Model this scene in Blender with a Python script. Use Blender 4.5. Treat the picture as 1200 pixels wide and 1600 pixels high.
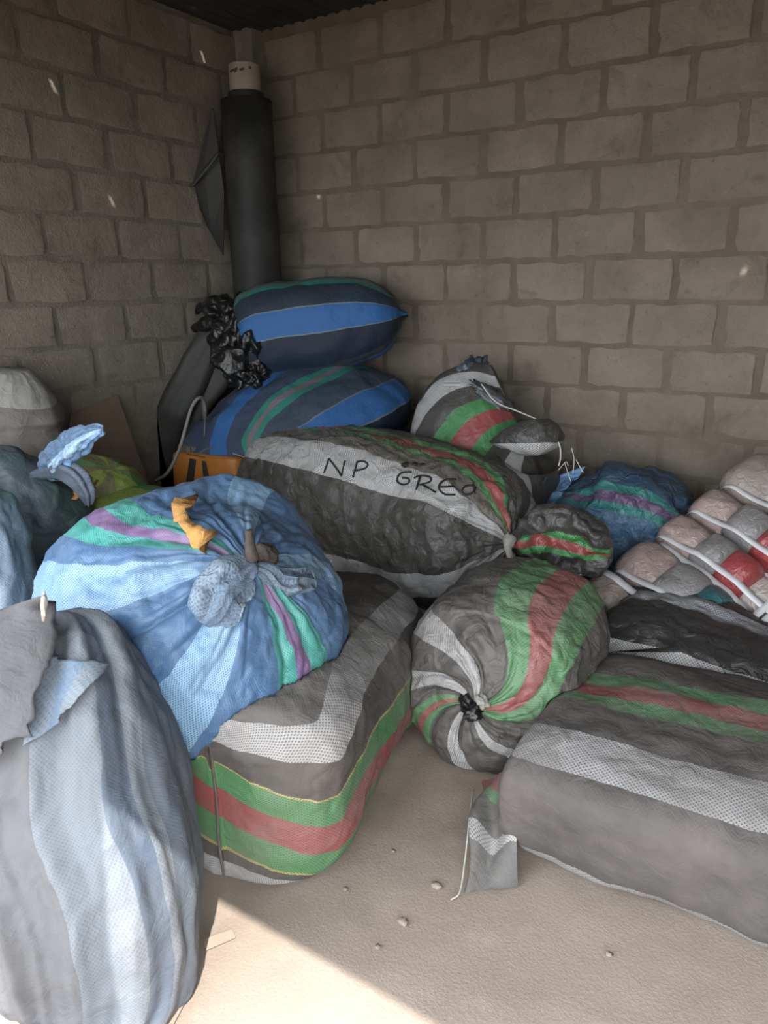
import bpy, math, random
import numpy as np
from mathutils import Vector, Matrix
from mathutils.bvhtree import BVHTree

for o in list(bpy.data.objects):
    bpy.data.objects.remove(o)
scene = bpy.context.scene
COL = scene.collection
random.seed(7)

# ------------------------------------------------------------------ camera
FPX = 1150.0
FW = np.array([-0.51396, 0.80645, -0.29238])
RT = np.array([0.84544, 0.53389, -0.01358])
UP = np.array([-0.14514, 0.25417, 0.95621])
CAM = np.array([0.0, 0.0, 1.5207])
cd = bpy.data.cameras.new('camera')
cd.sensor_width = 36.0
cd.lens = 36.0 * FPX / 1600.0
cd.clip_start = 0.02
cam = bpy.data.objects.new('camera', cd)
COL.objects.link(cam)
cam.matrix_world = Matrix(((RT[0], UP[0], -FW[0], CAM[0]), (RT[1], UP[1], -FW[1], CAM[1]),
                           (RT[2], UP[2], -FW[2], CAM[2]), (0, 0, 0, 1)))
scene.camera = cam

# ------------------------------------------------------------------ daylight
world = bpy.data.worlds.new('sky')
scene.world = world
world.use_nodes = True
bg = world.node_tree.nodes['Background']
bg.inputs['Color'].default_value = (0.90, 0.95, 1.0, 1)
bg.inputs['Strength'].default_value = 8.2
SUN = Vector((-0.48, 0.58, -1.0)).normalized()
sl = bpy.data.lights.new('sun', 'SUN')
sl.energy = 8.0
sl.angle = math.radians(0.53)
sl.color = (1.0, 0.95, 0.87)
so = bpy.data.objects.new('sun', sl)
COL.objects.link(so)
so.location = (3, -4, 8)
so.rotation_euler = SUN.to_track_quat('-Z', 'Y').to_euler()

vs = scene.view_settings
vs.view_transform = 'Standard'
vs.look = 'None'
vs.gamma = 1.0
vs.use_curve_mapping = False
vs.exposure = 0.0

# ------------------------------------------------------------------ room numbers
DB, DL = 3.6805, -3.2582          # back wall plane y, left wall plane x
XR, YF = 1.7, -0.16               # right wall, front wall
ZR = 2.92                         # roof height
CRS = 0.205                       # block course


def at(px, py, Y):
    """point of the room that lies at depth Y on the sight line of a picture point"""
    d = FW * FPX + RT * (px - 600) - UP * (py - 800)
    return CAM + d * (Y / d[1])


def ray(px, py):
    d = FW * FPX + RT * (px - 600) - UP * (py - 800)
    return d / np.linalg.norm(d)


# ------------------------------------------------------------------ numpy noise
_rs = np.random.RandomState(3)
_perm = np.concatenate([_rs.permutation(256)] * 3)
_grad = _rs.normal(size=(256, 3))
_grad /= np.linalg.norm(_grad, axis=1)[:, None]


def noise(P, seed=0.0):
    P = np.asarray(P, float) + seed * 17.137
    i = np.floor(P).astype(int)
    f = P - i
    u = f * f * f * (f * (f * 6 - 15) + 10)
    i &= 255
    r = 0
    for dx in (0, 1):
        wx = u[:, 0] if dx else 1 - u[:, 0]
        for dy in (0, 1):
            wy = u[:, 1] if dy else 1 - u[:, 1]
            for dz in (0, 1):
                wz = u[:, 2] if dz else 1 - u[:, 2]
                h = _perm[_perm[_perm[(i[:, 0] + dx) & 255] + ((i[:, 1] + dy) & 255)] + ((i[:, 2] + dz) & 255)]
                g = _grad[h]
                r = r + wx * wy * wz * (g[:, 0] * (f[:, 0] - dx) + g[:, 1] * (f[:, 1] - dy) + g[:, 2] * (f[:, 2] - dz))
    return r * 1.5


def fbm(P, seed=0.0, oct=3):
    r, a, s = 0, 1.0, 1.0
    for k in range(oct):
        r = r + a * noise(np.asarray(P) * s, seed + k * 3.1)
        a *= 0.5
        s *= 2.03
    return r


# ------------------------------------------------------------------ objects
def thing(name, label, cat, loc, group=None):
    o = bpy.data.objects.new(name, None)
    o.empty_display_size = 0.1
    COL.objects.link(o)
    o.location = Vector(loc)
    tag(o, label, cat, group)
    return o


def tag(o, label, cat, group=None):
    o['label'] = label
    o['category'] = cat
    if group:
        o['group'] = group


def root_loc(o):
    v = np.zeros(3)
    while o is not None:
        v += np.array(o.location)
        o = o.parent
    return v


def mesh_obj(name, V, F, mat, parent=None, loc=None, uv=None, uvm=None, smooth=True, label=None):
    """one mesh object from world coordinates"""
    V = np.array(V, float)
    if parent is not None:                     # nothing sinks into the two walls
        V[:, 0] = np.maximum(V[:, 0], DL + 0.012)
        V[:, 1] = np.minimum(V[:, 1], DB - 0.012)
    base = root_loc(parent) if parent is not None else (np.array(loc) if loc is not None else np.zeros(3))
    me = bpy.data.meshes.new(name)
    me.from_pydata((V - base).tolist(), [], F if isinstance(F, list) else F.tolist())
    if uv is not None:
        for nm, arr in (('sv', uv), ('uvm', uvm)):
            l = me.uv_layers.new(name=nm)
            l.data.foreach_set('uv', np.asarray(arr, np.float32).ravel())
    if smooth:
        me.polygons.foreach_set('use_smooth', np.ones(len(me.polygons), bool))
    me.materials.append(mat)
    me.update()
    o = bpy.data.objects.new(name, me)
    COL.objects.link(o)
    if parent is not None:
        o.parent = parent
    elif loc is not None:
        o.location = Vector(loc)
    if label:
        o['label'] = label
    return o


def struct(o):
    o['kind'] = 'structure'
    return o


def box_vf(c0, c1):
    x0, y0, z0 = c0
    x1, y1, z1 = c1
    V = [(x0, y0, z0), (x1, y0, z0), (x1, y1, z0), (x0, y1, z0), (x0, y0, z1), (x1, y0, z1), (x1, y1, z1), (x0, y1, z1)]
    F = [(0, 3, 2, 1), (4, 5, 6, 7), (0, 1, 5, 4), (1, 2, 6, 5), (2, 3, 7, 6), (3, 0, 4, 7)]
    return V, F


def bvh_of(V, F):
    return BVHTree.FromPolygons([tuple(v) for v in V], [tuple(f) for f in F])


def obj_bvh(o):
    base = root_loc(o)
    V = [tuple(np.array(v.co) + base) for v in o.data.vertices]
    return BVHTree.FromPolygons(V, [tuple(p.vertices) for p in o.data.polygons])


# ------------------------------------------------------------------ materials
class NT:
    def __init__(self, name):
        self.m = bpy.data.materials.new(name)
        self.m.use_nodes = True
        self.t = self.m.node_tree
        self.b = self.t.nodes['Principled BSDF']

    def n(self, kind, **kw):
        x = self.t.nodes.new(kind)
        for k, v in kw.items():
            setattr(x, k, v)
        return x

    def l(self, a, b):
        self.t.links.new(a, b)

    def math(self, op, a, b=None, clamp=False):
        x = self.n('ShaderNodeMath', operation=op, use_clamp=clamp)
        for i, v in enumerate((a, b)):
            if v is None:
                continue
            if isinstance(v, (int, float)):
                x.inputs[i].default_value = v
            else:
                self.l(v, x.inputs[i])
        return x.outputs[0]

    def rng(self, v, a, b, c=0.0, d=1.0):
        x = self.n('ShaderNodeMapRange')
        self.l(v, x.inputs[0])
        for i, q in enumerate((a, b, c, d)):
            x.inputs[i + 1].default_value = q
        return x.outputs[0]

    def mix(self, f, a, b, mode='MIX'):
        x = self.n('ShaderNodeMix', data_type='RGBA', blend_type=mode)
        for s, v in ((x.inputs[0], f), (x.inputs[6], a), (x.inputs[7], b)):
            if isinstance(v, (int, float)):
                s.default_value = v
            elif isinstance(v, tuple):
                s.default_value = (*v[:3], 1)
            else:
                self.l(v, s)
        return x.outputs[2]

    def noise(self, scale, detail=4, rough=0.55, vec=None, dist=0.0):
        x = self.n('ShaderNodeTexNoise')
        x.inputs['Scale'].default_value = scale
        x.inputs['Detail'].default_value = detail
        x.inputs['Roughness'].default_value = rough
        x.inputs['Distortion'].default_value = dist
        if vec is not None:
            self.l(vec, x.inputs['Vector'])
        return x.outputs[0]

    def bump(self, h, strength, dist, nrm=None):
        x = self.n('ShaderNodeBump')
        x.inputs['Strength'].default_value = strength
        x.inputs['Distance'].default_value = dist
        self.l(h, x.inputs['Height'])
        if nrm is not None:
            self.l(nrm, x.inputs['Normal'])
        return x.outputs[0]

    def pos(self):
        return self.n('ShaderNodeNewGeometry').outputs['Position']

    def base(self, c):
        if isinstance(c, tuple):
            self.b.inputs['Base Color'].default_value = (*c, 1)
        else:
            self.l(c, self.b.inputs['Base Color'])

    def rough(self, r, spec=0.5):
        self.b.inputs['Roughness'].default_value = r
        self.b.inputs['Specular IOR Level'].default_value = spec


def sr(r, g, b):
    """8-bit picture colour to linear"""
    f = lambda c: (c / 255) / 12.92 if c <= 10 else ((c / 255 + 0.055) / 1.055) ** 2.4
    return (f(r), f(g), f(b))


def plain(name, col, rough=0.6, spec=0.4, var=0.25, scale=8.0, bump=0.0, bscale=40.0, col2=None):
    t = NT(name)
    nz = t.noise(scale, 5, 0.6, t.pos())
    c2 = col2 or tuple(c * (1 - var) for c in col)
    t.base(t.mix(t.rng(nz, 0.35, 0.65), col, c2))
    t.rough(rough, spec)
    if bump:
        t.l(t.bump(t.noise(bscale, 4, 0.6, t.pos()), bump, 0.01), t.b.inputs['Normal'])
    return t.m


BLK = (0.042, 0.040, 0.038)
WHT = (0.47, 0.47, 0.47)
GRN = (0.045, 0.26, 0.075)
RED = (0.33, 0.050, 0.050)
YEL = (0.50, 0.42, 0.12)


def fabric(name, bands, weft, dust=0.25, dustcol=(0.30, 0.26, 0.22), p=0.0055, rough=0.5, spec=0.45,
           crinkle=0.35, cscale=18.0, weave=1.0, patch=None):
    """woven tape cloth: bands are warp colours along the girth, weft is the crossing tape"""
    t = NT(name)
    uv = t.n('ShaderNodeUVMap', uv_map='sv')
    sx = t.n('ShaderNodeSeparateXYZ')
    t.l(uv.outputs[0], sx.inputs[0])
    cr = t.n('ShaderNodeValToRGB')
    cr.color_ramp.interpolation = 'CONSTANT'
    el = cr.color_ramp.elements
    while len(el) < len(bands):
        el.new(0.5)
    for e, (s, c) in zip(el, bands):
        e.position = s
    for e, (s, c) in zip(el, bands):
        e.position = s
        e.color = (*c, 1)
    pos = t.pos()
    wob = t.rng(t.noise(7.0, 3, 0.5, pos), 0.0, 1.0, -0.006, 0.006)
    t.l(t.math('ADD', sx.outputs[0], wob), cr.inputs[0])
    um = t.n('ShaderNodeUVMap', uv_map='uvm')
    sm = t.n('ShaderNodeSeparateXYZ')
    t.l(um.outputs[0], sm.inputs[0])
    a = t.math('SINE', t.math('MULTIPLY', sm.outputs[0], math.pi / p))
    b = t.math('SINE', t.math('MULTIPLY', sm.outputs[1], math.pi / p))
    ab = t.math('MULTIPLY', a, b)
    mask = t.rng(ab, 0.05, 0.55, 0.0, 0.85 * weave)
    col = t.mix(mask, cr.outputs[0], weft)
    big = t.noise(2.6, 7, 0.62, pos, 0.6)
    fine = t.noise(14.0, 5, 0.65, pos)
    d1 = t.rng(t.math('ADD', t.math('MULTIPLY', big, 0.75), t.math('MULTIPLY', fine, 0.25)), 0.38, 0.66, dust * 0.45, min(1, dust * 1.6))
    nrm = t.n('ShaderNodeSeparateXYZ')
    t.l(t.n('ShaderNodeNewGeometry').outputs['Normal'], nrm.inputs[0])
    upf = t.rng(nrm.outputs[2], -0.6, 0.9, 0.55, 1.0)
    dd = t.math('MULTIPLY', d1, upf, True)
    t.base(t.mix(dd, col, dustcol))
    t.l(t.math('ADD', t.math('MULTIPLY', dd, 0.35), rough, True), t.b.inputs['Roughness'])
    t.b.inputs['Specular IOR Level'].default_value = spec
    n1 = t.bump(ab, 0.14, 0.0012)
    cn = t.noise(cscale, 4, 0.5, pos, 1.2)
    n2 = t.bump(cn, crinkle, 0.02, n1)
    t.l(n2, t.b.inputs['Normal'])
    return t.m


# ------------------------------------------------------------------ lofted cloth
def catmull(A, t):
    A = np.asarray(A, float)
    n = len(A)
    x = np.clip(t, 0, n - 1 - 1e-9)
    i = np.floor(x).astype(int)
    f = (x - i)[:, None]
    p1, p2 = A[i], A[np.minimum(i + 1, n - 1)]
    p0 = np.where((i > 0)[:, None], A[np.maximum(i - 1, 0)], 2 * p1 - p2)
    p3 = np.where((i + 2 < n)[:, None], A[np.minimum(i + 2, n - 1)], 2 * p2 - p1)
    return 0.5 * (2 * p1 + (p2 - p0) * f + (2 * p0 - 5 * p1 + 4 * p2 - p3) * f ** 2 + (3 * p1 - p0 - 3 * p2 + p3) * f ** 3)


def loft(secs, nu=150, nv=110, up=(0, 0, 1), start=-90.0, pleat=None, wr=(), seed=1.0, zmin=0.004, deform=None, girth=None):
    """secs rows: x y z a b n roll ; returns verts, faces, uv(s,v), uvm(metres)
    a = half size along (tangent x up), b = half size along up; pleat(v)-> list of (amp,k,phase)"""
    S = []
    for r in secs:
        r = list(r)
        r += [2.5, 0.0][len(r) - 5:] if len(r) < 7 else []
        r += [0.0, 0.0, 0.0] if len(r) < 10 else []
        S.append(r)
    S = np.array(S, float)
    ns = len(S)
    t = np.linspace(0, ns - 1, nv)
    Q = catmull(S, t)
    C = Q[:, :3]
    # tangents over a wide window, so crowded end sections stay square to the axis
    arc = np.concatenate([[0], np.cumsum(np.linalg.norm(np.diff(C, axis=0), axis=1))])
    win = max(arc[-1] * 0.13, 1e-4)
    ip = lambda q: np.stack([np.interp(q, arc, C[:, k]) for k in range(3)], -1)
    T = ip(np.minimum(arc + win, arc[-1])) - ip(np.maximum(arc - win, 0))
    T /= np.linalg.norm(T, axis=1)[:, None]
    up = np.array(up, float)
    side = np.cross(T, up)
    side /= np.linalg.norm(side, axis=1)[:, None]
    sd = Q[:, 7:10]
    if np.abs(sd).sum() > 0:
        sd = sd - T * (sd * T).sum(1)[:, None]
        ln = np.linalg.norm(sd, axis=1)[:, None]
        sd = np.where(ln > 1e-4, sd / np.maximum(ln, 1e-4), side)
        side = np.where((sd * side).sum(1)[:, None] < 0, -sd, sd)
    upv = np.cross(side, T)
    a = np.maximum(Q[:, 3], 0.002)
    b = np.maximum(Q[:, 4], 0.002)
    n = np.maximum(Q[:, 5], 1.2)
    ro = np.radians(Q[:, 6])
    V = np.zeros((nv, nu, 3))
    th = np.radians(start) + np.linspace(0, 2 * np.pi, 721)
    c, s = np.cos(th), np.sin(th)
    uu = np.arange(nu) / nu
    gm = 0
    for i in range(nv):
        X = a[i] * np.sign(c) * np.abs(c) ** (2 / n[i])
        Y = b[i] * np.sign(s) * np.abs(s) ** (2 / n[i])
        L = np.concatenate([[0], np.cumsum(np.hypot(np.diff(X), np.diff(Y)))])
        gm = max(gm, L[-1])
        L /= L[-1]
        x = np.interp(uu, L, X)
        y = np.interp(uu, L, Y)
        v = i / (nv - 1)
        if pleat is not None:
            m = np.ones(nu)
            for (amp, k, ph) in pleat(v):
                m = m + amp * np.cos(2 * np.pi * k * uu + ph)
            x, y = x * m, y * m
        cr_, sr_ = math.cos(ro[i]), math.sin(ro[i])
        x, y = x * cr_ - y * sr_, x * sr_ + y * cr_
        V[i] = C[i] + x[:, None] * side[i] + y[:, None] * upv[i]
    # wrinkles along the surface normal
    du = np.roll(V, -1, 1) - np.roll(V, 1, 1)
    dv = np.gradient(V, axis=0)
    N = np.cross(du, dv)
    N /= (np.linalg.norm(N, axis=2)[:, :, None] + 1e-9)
    cen = C[:, None, :]
    sgn = np.sign(((V - cen) * N).sum(2).mean())
    N *= sgn
    vv = np.linspace(0, 1, nv)[:, None] + 0 * uu[None]
    ss = uu[None] + 0 * vv
    cyc = np.stack([np.cos(2 * np.pi * ss), np.sin(2 * np.pi * ss)], -1)
    env = np.clip(np.minimum(a, b)[:, None] / 0.10, 0.15, 1.0)
    for w in wr:
        kind, amp = w[0], w[1]
        if kind == 'n':                      # lumps: amp, frequency per metre
            d = fbm(V.reshape(-1, 3) * w[2], seed, 3).reshape(nv, nu)
        elif kind == 'u':                    # folds running along the length: ks, kv
            d = fbm(np.stack([cyc[..., 0] * w[2], cyc[..., 1] * w[2], vv * w[3]], -1).reshape(-1, 3), seed + 5, 2).reshape(nv, nu)
        elif kind == 'p':                    # radial folds running into a tied end: reach, count, twist, end
            vq = vv if w[5] == 0 else 1 - vv
            e = np.clip(1 - vq / w[2], 0, 1) ** 1.2 * np.clip(vq / 0.02, 0.3, 1)
            wp = fbm(np.stack([cyc[..., 0] * 1.7, cyc[..., 1] * 1.7, vq * 2.0], -1).reshape(-1, 3), seed + 21, 2).reshape(nv, nu)
            q = np.abs(np.sin(np.pi * (w[3] * ss + w[4] * vq) + 3.0 * wp))
            q2 = np.abs(np.sin(np.pi * (w[3] * 2.0 * ss + w[4] * vq) + 4.0 * wp + 1.3))
            d = (np.sqrt(q) - 0.75 + 0.45 * (np.sqrt(q2) - 0.75)) * e
        elif kind == 'r':                    # sharp creases
            d = fbm(V.reshape(-1, 3) * np.array(w[2]), seed + 9, 3).reshape(nv, nu)
            d = 0.35 - np.abs(d) * 1.6
            d = np.maximum(d, -0.6)
        V += (N * (d * amp * env)[..., None])
    if deform is not None:
        V = deform(V, vv, ss)
    if zmin is not None:
        z = V[..., 2]
        V[..., 2] = np.where(z < zmin + 0.03, zmin + 0.03 * np.exp(np.clip((z - zmin - 0.03) / 0.03, -6, 0)), z)
    clen = np.concatenate([[0], np.cumsum(np.linalg.norm(np.diff(C, axis=0), axis=1))])
    # surface length along v for the weave
    sl_ = np.concatenate([[0], np.cumsum(np.linalg.norm(np.diff(V, axis=0), axis=2).mean(1))])
    verts = V.reshape(-1, 3)
    i, j = np.meshgrid(np.arange(nv - 1), np.arange(nu), indexing='ij')
    j2 = (j + 1) % nu
    F = np.stack([i * nu + j, i * nu + j2, (i + 1) * nu + j2, (i + 1) * nu + j], -1).reshape(-1, 4)
    if sgn > 0:
        pass
    s0, s1 = j / nu, (j + 1) / nu
    v0, v1 = i / (nv - 1), (i + 1) / (nv - 1)
    uv = np.stack([np.stack([s0, v0], -1), np.stack([s1, v0], -1), np.stack([s1, v1], -1), np.stack([s0, v1], -1)], -2).reshape(-1, 2)
    g = girth or gm
    l0, l1 = sl_[i], sl_[i + 1]
    uvm = np.stack([np.stack([s0 * g, l0], -1), np.stack([s1 * g, l0], -1), np.stack([s1 * g, l1], -1), np.stack([s0 * g, l1], -1)], -2).reshape(-1, 2)
    # end caps as fans
    FL = F.tolist()
    verts = np.vstack([verts, V[0].mean(0), V[-1].mean(0)])
    k0, k1 = len(verts) - 2, len(verts) - 1
    cu, cm = [], []
    for j_ in range(nu):
        FL.append([k0, (j_ + 1) % nu, j_])
        FL.append([k1, (nv - 1) * nu + j_, (nv - 1) * nu + (j_ + 1) % nu])
        for q in (0, 1):
            cu += [[j_ / nu, q]] * 3
            cm += [[j_ / nu * g, q * sl_[-1]]] * 3
    uv = np.vstack([uv, cu])
    uvm = np.vstack([uvm, cm])
    if sgn < 0:
        pass
    # orientation: make faces point outwards
    f0 = np.array(FL[: len(F)])
    mid = verts[f0].mean(1)
    nn = np.cross(verts[f0[:, 1]] - verts[f0[:, 0]], verts[f0[:, 2]] - verts[f0[:, 0]])
    ci = C[np.minimum(f0[:, 0] // nu, nv - 1)]
    if (nn * (mid - ci)).sum() < 0:
        FL2, uv2, uvm2, q = [], [], [], 0
        for f in FL:
            k = len(f)
            FL2.append(f[::-1])
            uv2.append(uv[q:q + k][::-1])
            uvm2.append(uvm[q:q + k][::-1])
            q += k
        FL, uv, uvm = FL2, np.vstack(uv2), np.vstack(uvm2)
    return verts, FL, uv, uvm


def push_out(V, bvh, gap=0.004, maxd=0.45):
    V = V.copy()
    for k in range(len(V)):
        p = Vector(V[k])
        loc, nrm, idx, d = bvh.find_nearest(p, maxd)
        if loc is not None and (p - loc).dot(nrm) < gap:
            V[k] = np.array(loc + nrm * gap)
    return V


def push_down(V, bvh, gap=0.004):
    """cloth that lies under a heavier thing gives way downwards"""
    V = V.copy()
    dn = Vector((0, 0, -1))
    for k in range(len(V)):
        p = Vector(V[k])
        h = bvh.ray_cast(p, dn)
        if h[0] is not None and h[1].z < 0:
            V[k, 2] = max(0.004, h[0].z - gap)
    return V


def sack_part(name, secs, mat, parent, out=(), label=None, uvfun=None, down=(), **kw):
    V, F, uv, uvm = loft(secs, **kw)
    for b in down:
        V = push_down(V, b)
    for b in out:
        V = push_out(V, b)
    if uvfun is not None:
        uv = uvfun(V, F, uv)
    o = mesh_obj(name, V, F, mat, parent, uv=uv, uvm=uvm, label=label)
    return o, bvh_of(V, F)


def tube(pts, r, n=8, closed_ends=True):
    """round cord through points; r number or list"""
    pts = np.array(pts, float)
    m = max(len(pts) * 6, 12)
    P = catmull(pts, np.linspace(0, len(pts) - 1, m))
    rr = np.interp(np.linspace(0, 1, m), np.linspace(0, 1, len(np.atleast_1d(r))), np.atleast_1d(r)) if np.ndim(r) else np.full(m, r)
    T = np.gradient(P, axis=0)
    T /= np.linalg.norm(T, axis=1)[:, None] + 1e-9
    ref = np.array([0.31, 0.17, 0.93])
    if abs(T[0] @ ref) > 0.95:
        ref = np.array([1.0, 0, 0])
    A = np.cross(T, ref)
    A /= np.linalg.norm(A, axis=1)[:, None]
    B = np.cross(T, A)
    th = np.linspace(0, 2 * np.pi, n, endpoint=False)
    V = P[:, None] + rr[:, None, None] * (np.cos(th)[None, :, None] * A[:, None] + np.sin(th)[None, :, None] * B[:, None])
    F = []
    for i in range(m - 1):
        for j in range(n):
            F.append([i * n + j, i * n + (j + 1) % n, (i + 1) * n + (j + 1) % n, (i + 1) * n + j])
    F.append(list(range(n))[::-1])
    F.append([(m - 1) * n + j for j in range(n)])
    return V.reshape(-1, 3), F


def ribbon(pts, nrm, w, th=0.002):
    """flat strap through points: nrm per point gives the facing"""
    pts = np.array(pts, float)
    N = np.array(nrm, float)
    if N.ndim == 1:
        N = np.repeat(N[None], len(pts), 0)
    T = np.gradient(pts, axis=0)
    T /= np.linalg.norm(T, axis=1)[:, None] + 1e-9
    S = np.cross(T, N)
    S /= np.linalg.norm(S, axis=1)[:, None] + 1e-9
    N = np.cross(S, T)
    w = np.broadcast_to(np.asarray(w, float), (len(pts),))[:, None]
    q = [pts - S * w / 2, pts + S * w / 2, pts + S * w / 2 + N * th, pts - S * w / 2 + N * th]
    V = np.stack(q, 1).reshape(-1, 3)
    F = []
    for i in range(len(pts) - 1):
        for j in range(4):
            F.append([i * 4 + j, i * 4 + (j + 1) % 4, (i + 1) * 4 + (j + 1) % 4, (i + 1) * 4 + j])
    F.append([0, 3, 2, 1])
    k = (len(pts) - 1) * 4
    F.append([k, k + 1, k + 2, k + 3])
    return V, F


def ico(sub=4):
    import bmesh
    bm = bmesh.new()
    bmesh.ops.create_icosphere(bm, subdivisions=sub, radius=1.0)
    V = np.array([v.co[:] for v in bm.verts])
    F = [[v.index for v in f.verts] for f in bm.faces]
    bm.free()
    return V, F


_ICO = {k: ico(k) for k in (2, 3, 4, 5)}


def crumple(c, ax, seed, amp=0.35, freq=2.2, sub=4, oc=3):
    """crumpled wad: ax = three half-axis vectors"""
    V, F = _ICO[sub]
    d = fbm(V * freq, seed, oc)
    d2 = np.abs(fbm(V * freq * 1.4, seed + 4, max(1, oc - 1)))
    r = 1 + amp * d - amp * 1.2 * d2 + amp * 0.35
    P = V * r[:, None]
    A = np.array(ax, float)
    return np.array(c) + P @ A, F


def sphere_uv(F, V):
    """simple uv for wads"""
    c = V.mean(0)
    uv = []
    for f in F:
        for k in f:
            d = V[k] - c
            uv.append((0.5 + 0.5 * math.atan2(d[1], d[0]) / math.pi, V[k][2]))
    uv = np.array(uv)
    return uv, np.stack([uv[:, 0] * 0.8, uv[:, 1]], -1)


def patch(corners, bvh, off, nu=24, nv=24, th=0.004, seed=2.0, amp=0.004, freq=14, edge=None, fall=None):
    """cloth patch laid over a surface; corners = 4 picture points on that surface (tl,tr,br,bl)"""
    c = np.array(corners, float)
    V = np.zeros((nv, nu, 3))
    N = np.zeros((nv, nu, 3))
    last = None
    for i in range(nv):
        for j in range(nu):
            u, v = j / (nu - 1), i / (nv - 1)
            p = (1 - v) * ((1 - u) * c[0] + u * c[1]) + v * ((1 - u) * c[3] + u * c[2])
            if edge:
                p = p + np.array(edge(u, v))
            d = ray(*p)
            h = bvh.ray_cast(Vector(CAM), Vector(d))
            if h[0] is None:
                if fall is not None:
                    V[i, j] = at(p[0], p[1], fall)
                    N[i, j] = -d
                else:
                    V[i, j] = CAM + d * (last or 3.3)
                    N[i, j] = -d
            else:
                last = h[3]
                V[i, j] = np.array(h[0])
                N[i, j] = np.array(h[1])
    for _ in range(30):
        V[0, 1:-1] = (V[0, :-2] + 2 * V[0, 1:-1] + V[0, 2:]) / 4
        V[-1, 1:-1] = (V[-1, :-2] + 2 * V[-1, 1:-1] + V[-1, 2:]) / 4
        V[1:-1, 0] = (V[:-2, 0] + 2 * V[1:-1, 0] + V[2:, 0]) / 4
        V[1:-1, -1] = (V[:-2, -1] + 2 * V[1:-1, -1] + V[2:, -1]) / 4
        V[1:-1, 1:-1] = (V[1:-1, 1:-1] * 2 + V[:-2, 1:-1] + V[2:, 1:-1] + V[1:-1, :-2] + V[1:-1, 2:]) / 6
        N[1:-1, 1:-1] = (N[1:-1, 1:-1] * 2 + N[:-2, 1:-1] + N[2:, 1:-1] + N[1:-1, :-2] + N[1:-1, 2:]) / 6
    N /= np.linalg.norm(N, axis=2)[..., None]
    d = fbm(V.reshape(-1, 3) * freq, seed, 3).reshape(nv, nu)
    o = off(np.linspace(0, 1, nu)[None], np.linspace(0, 1, nv)[:, None]) if callable(off) else off
    top = V + N * (o + th + amp * d)[..., None] if np.ndim(o) else V + N * (o + th + amp * d)[..., None]
    bot = top - N * th
    allv = np.concatenate([top.reshape(-1, 3), bot.reshape(-1, 3)])
    F, uv = [], []
    q = nu * nv

    def uvof(k):
        k %= q
        return ((k % nu) / (nu - 1), (k // nu) / (nv - 1))
    for i in range(nv - 1):
        for j in range(nu - 1):
            a, b, c_, d_ = i * nu + j, i * nu + j + 1, (i + 1) * nu + j + 1, (i + 1) * nu + j
            F.append([a, d_, c_, b])
            F.append([q + a, q + b, q + c_, q + d_])
    rim = [j for j in range(nu)] + [i * nu + nu - 1 for i in range(1, nv)] + [(nv - 1) * nu + j for j in range(nu - 2, -1, -1)] + [i * nu for i in range(nv - 2, 0, -1)]
    for k in range(len(rim)):
        a, b = rim[k], rim[(k + 1) % len(rim)]
        F.append([a, b, q + b, q + a])
    uv = np.array([uvof(k) for f in F for k in f])
    wu = np.linalg.norm(V[nv // 2, -1] - V[nv // 2, 0])
    wv = np.linalg.norm(V[-1, nu // 2] - V[0, nu // 2])
    return allv, F, uv, np.stack([uv[:, 0] * wu, uv[:, 1] * wv], -1)


# ================================================================== the room
m_mortar = NT('mortar')
t = m_mortar
nz = t.noise(5, 6, 0.65, t.pos())
t.base(t.mix(t.rng(nz, 0.35, 0.7), (0.20, 0.168, 0.132), (0.145, 0.119, 0.092)))
t.rough(0.95, 0.1)
t.l(t.bump(t.noise(60, 5, 0.7, t.pos()), 0.6, 0.012), t.b.inputs['Normal'])
m_mortar = t.m
m_mortar_l = plain('pale_mortar', (0.225, 0.195, 0.158), 0.95, 0.1, 0.3, 5.0, 0.6, 60)

t = NT('concrete_block')
pos = t.pos()
oi = t.n('ShaderNodeObjectInfo')
n1 = t.noise(3.2, 6, 0.65, pos)
n2 = t.noise(22, 5, 0.7, pos)
n3 = t.noise(0.8, 3, 0.5, pos)
base = t.mix(t.rng(n1, 0.35, 0.68), (0.29, 0.248, 0.200), (0.19, 0.160, 0.127))
base = t.mix(t.rng(oi.outputs['Random'], 0, 1, 0.0, 0.30), base, (0.180, 0.156, 0.132))
base = t.mix(t.rng(n2, 0.60, 0.74, 0, 0.55), base, (0.34, 0.30, 0.26))
base = t.mix(t.rng(n2, 0.40, 0.28, 0, 0.5), base, (0.09, 0.075, 0.06))
base = t.mix(t.rng(t.noise(4.5, 6, 0.7, pos, 0.5), 0.56, 0.70, 0, 0.62), base, (0.125, 0.100, 0.075))
t.base(base)
t.rough(0.93, 0.15)
b1 = t.bump(t.noise(90, 4, 0.7, pos), 0.55, 0.010)
b2 = t.bump(t.noise(16, 4, 0.6, pos), 0.35, 0.02, b1)
t.l(b2, t.b.inputs['Normal'])
m_block = t.m

m_plaster = plain('grey_cement', (0.22, 0.20, 0.175), 0.95, 0.1, 0.35, 5.0, 0.5, 50)

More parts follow.
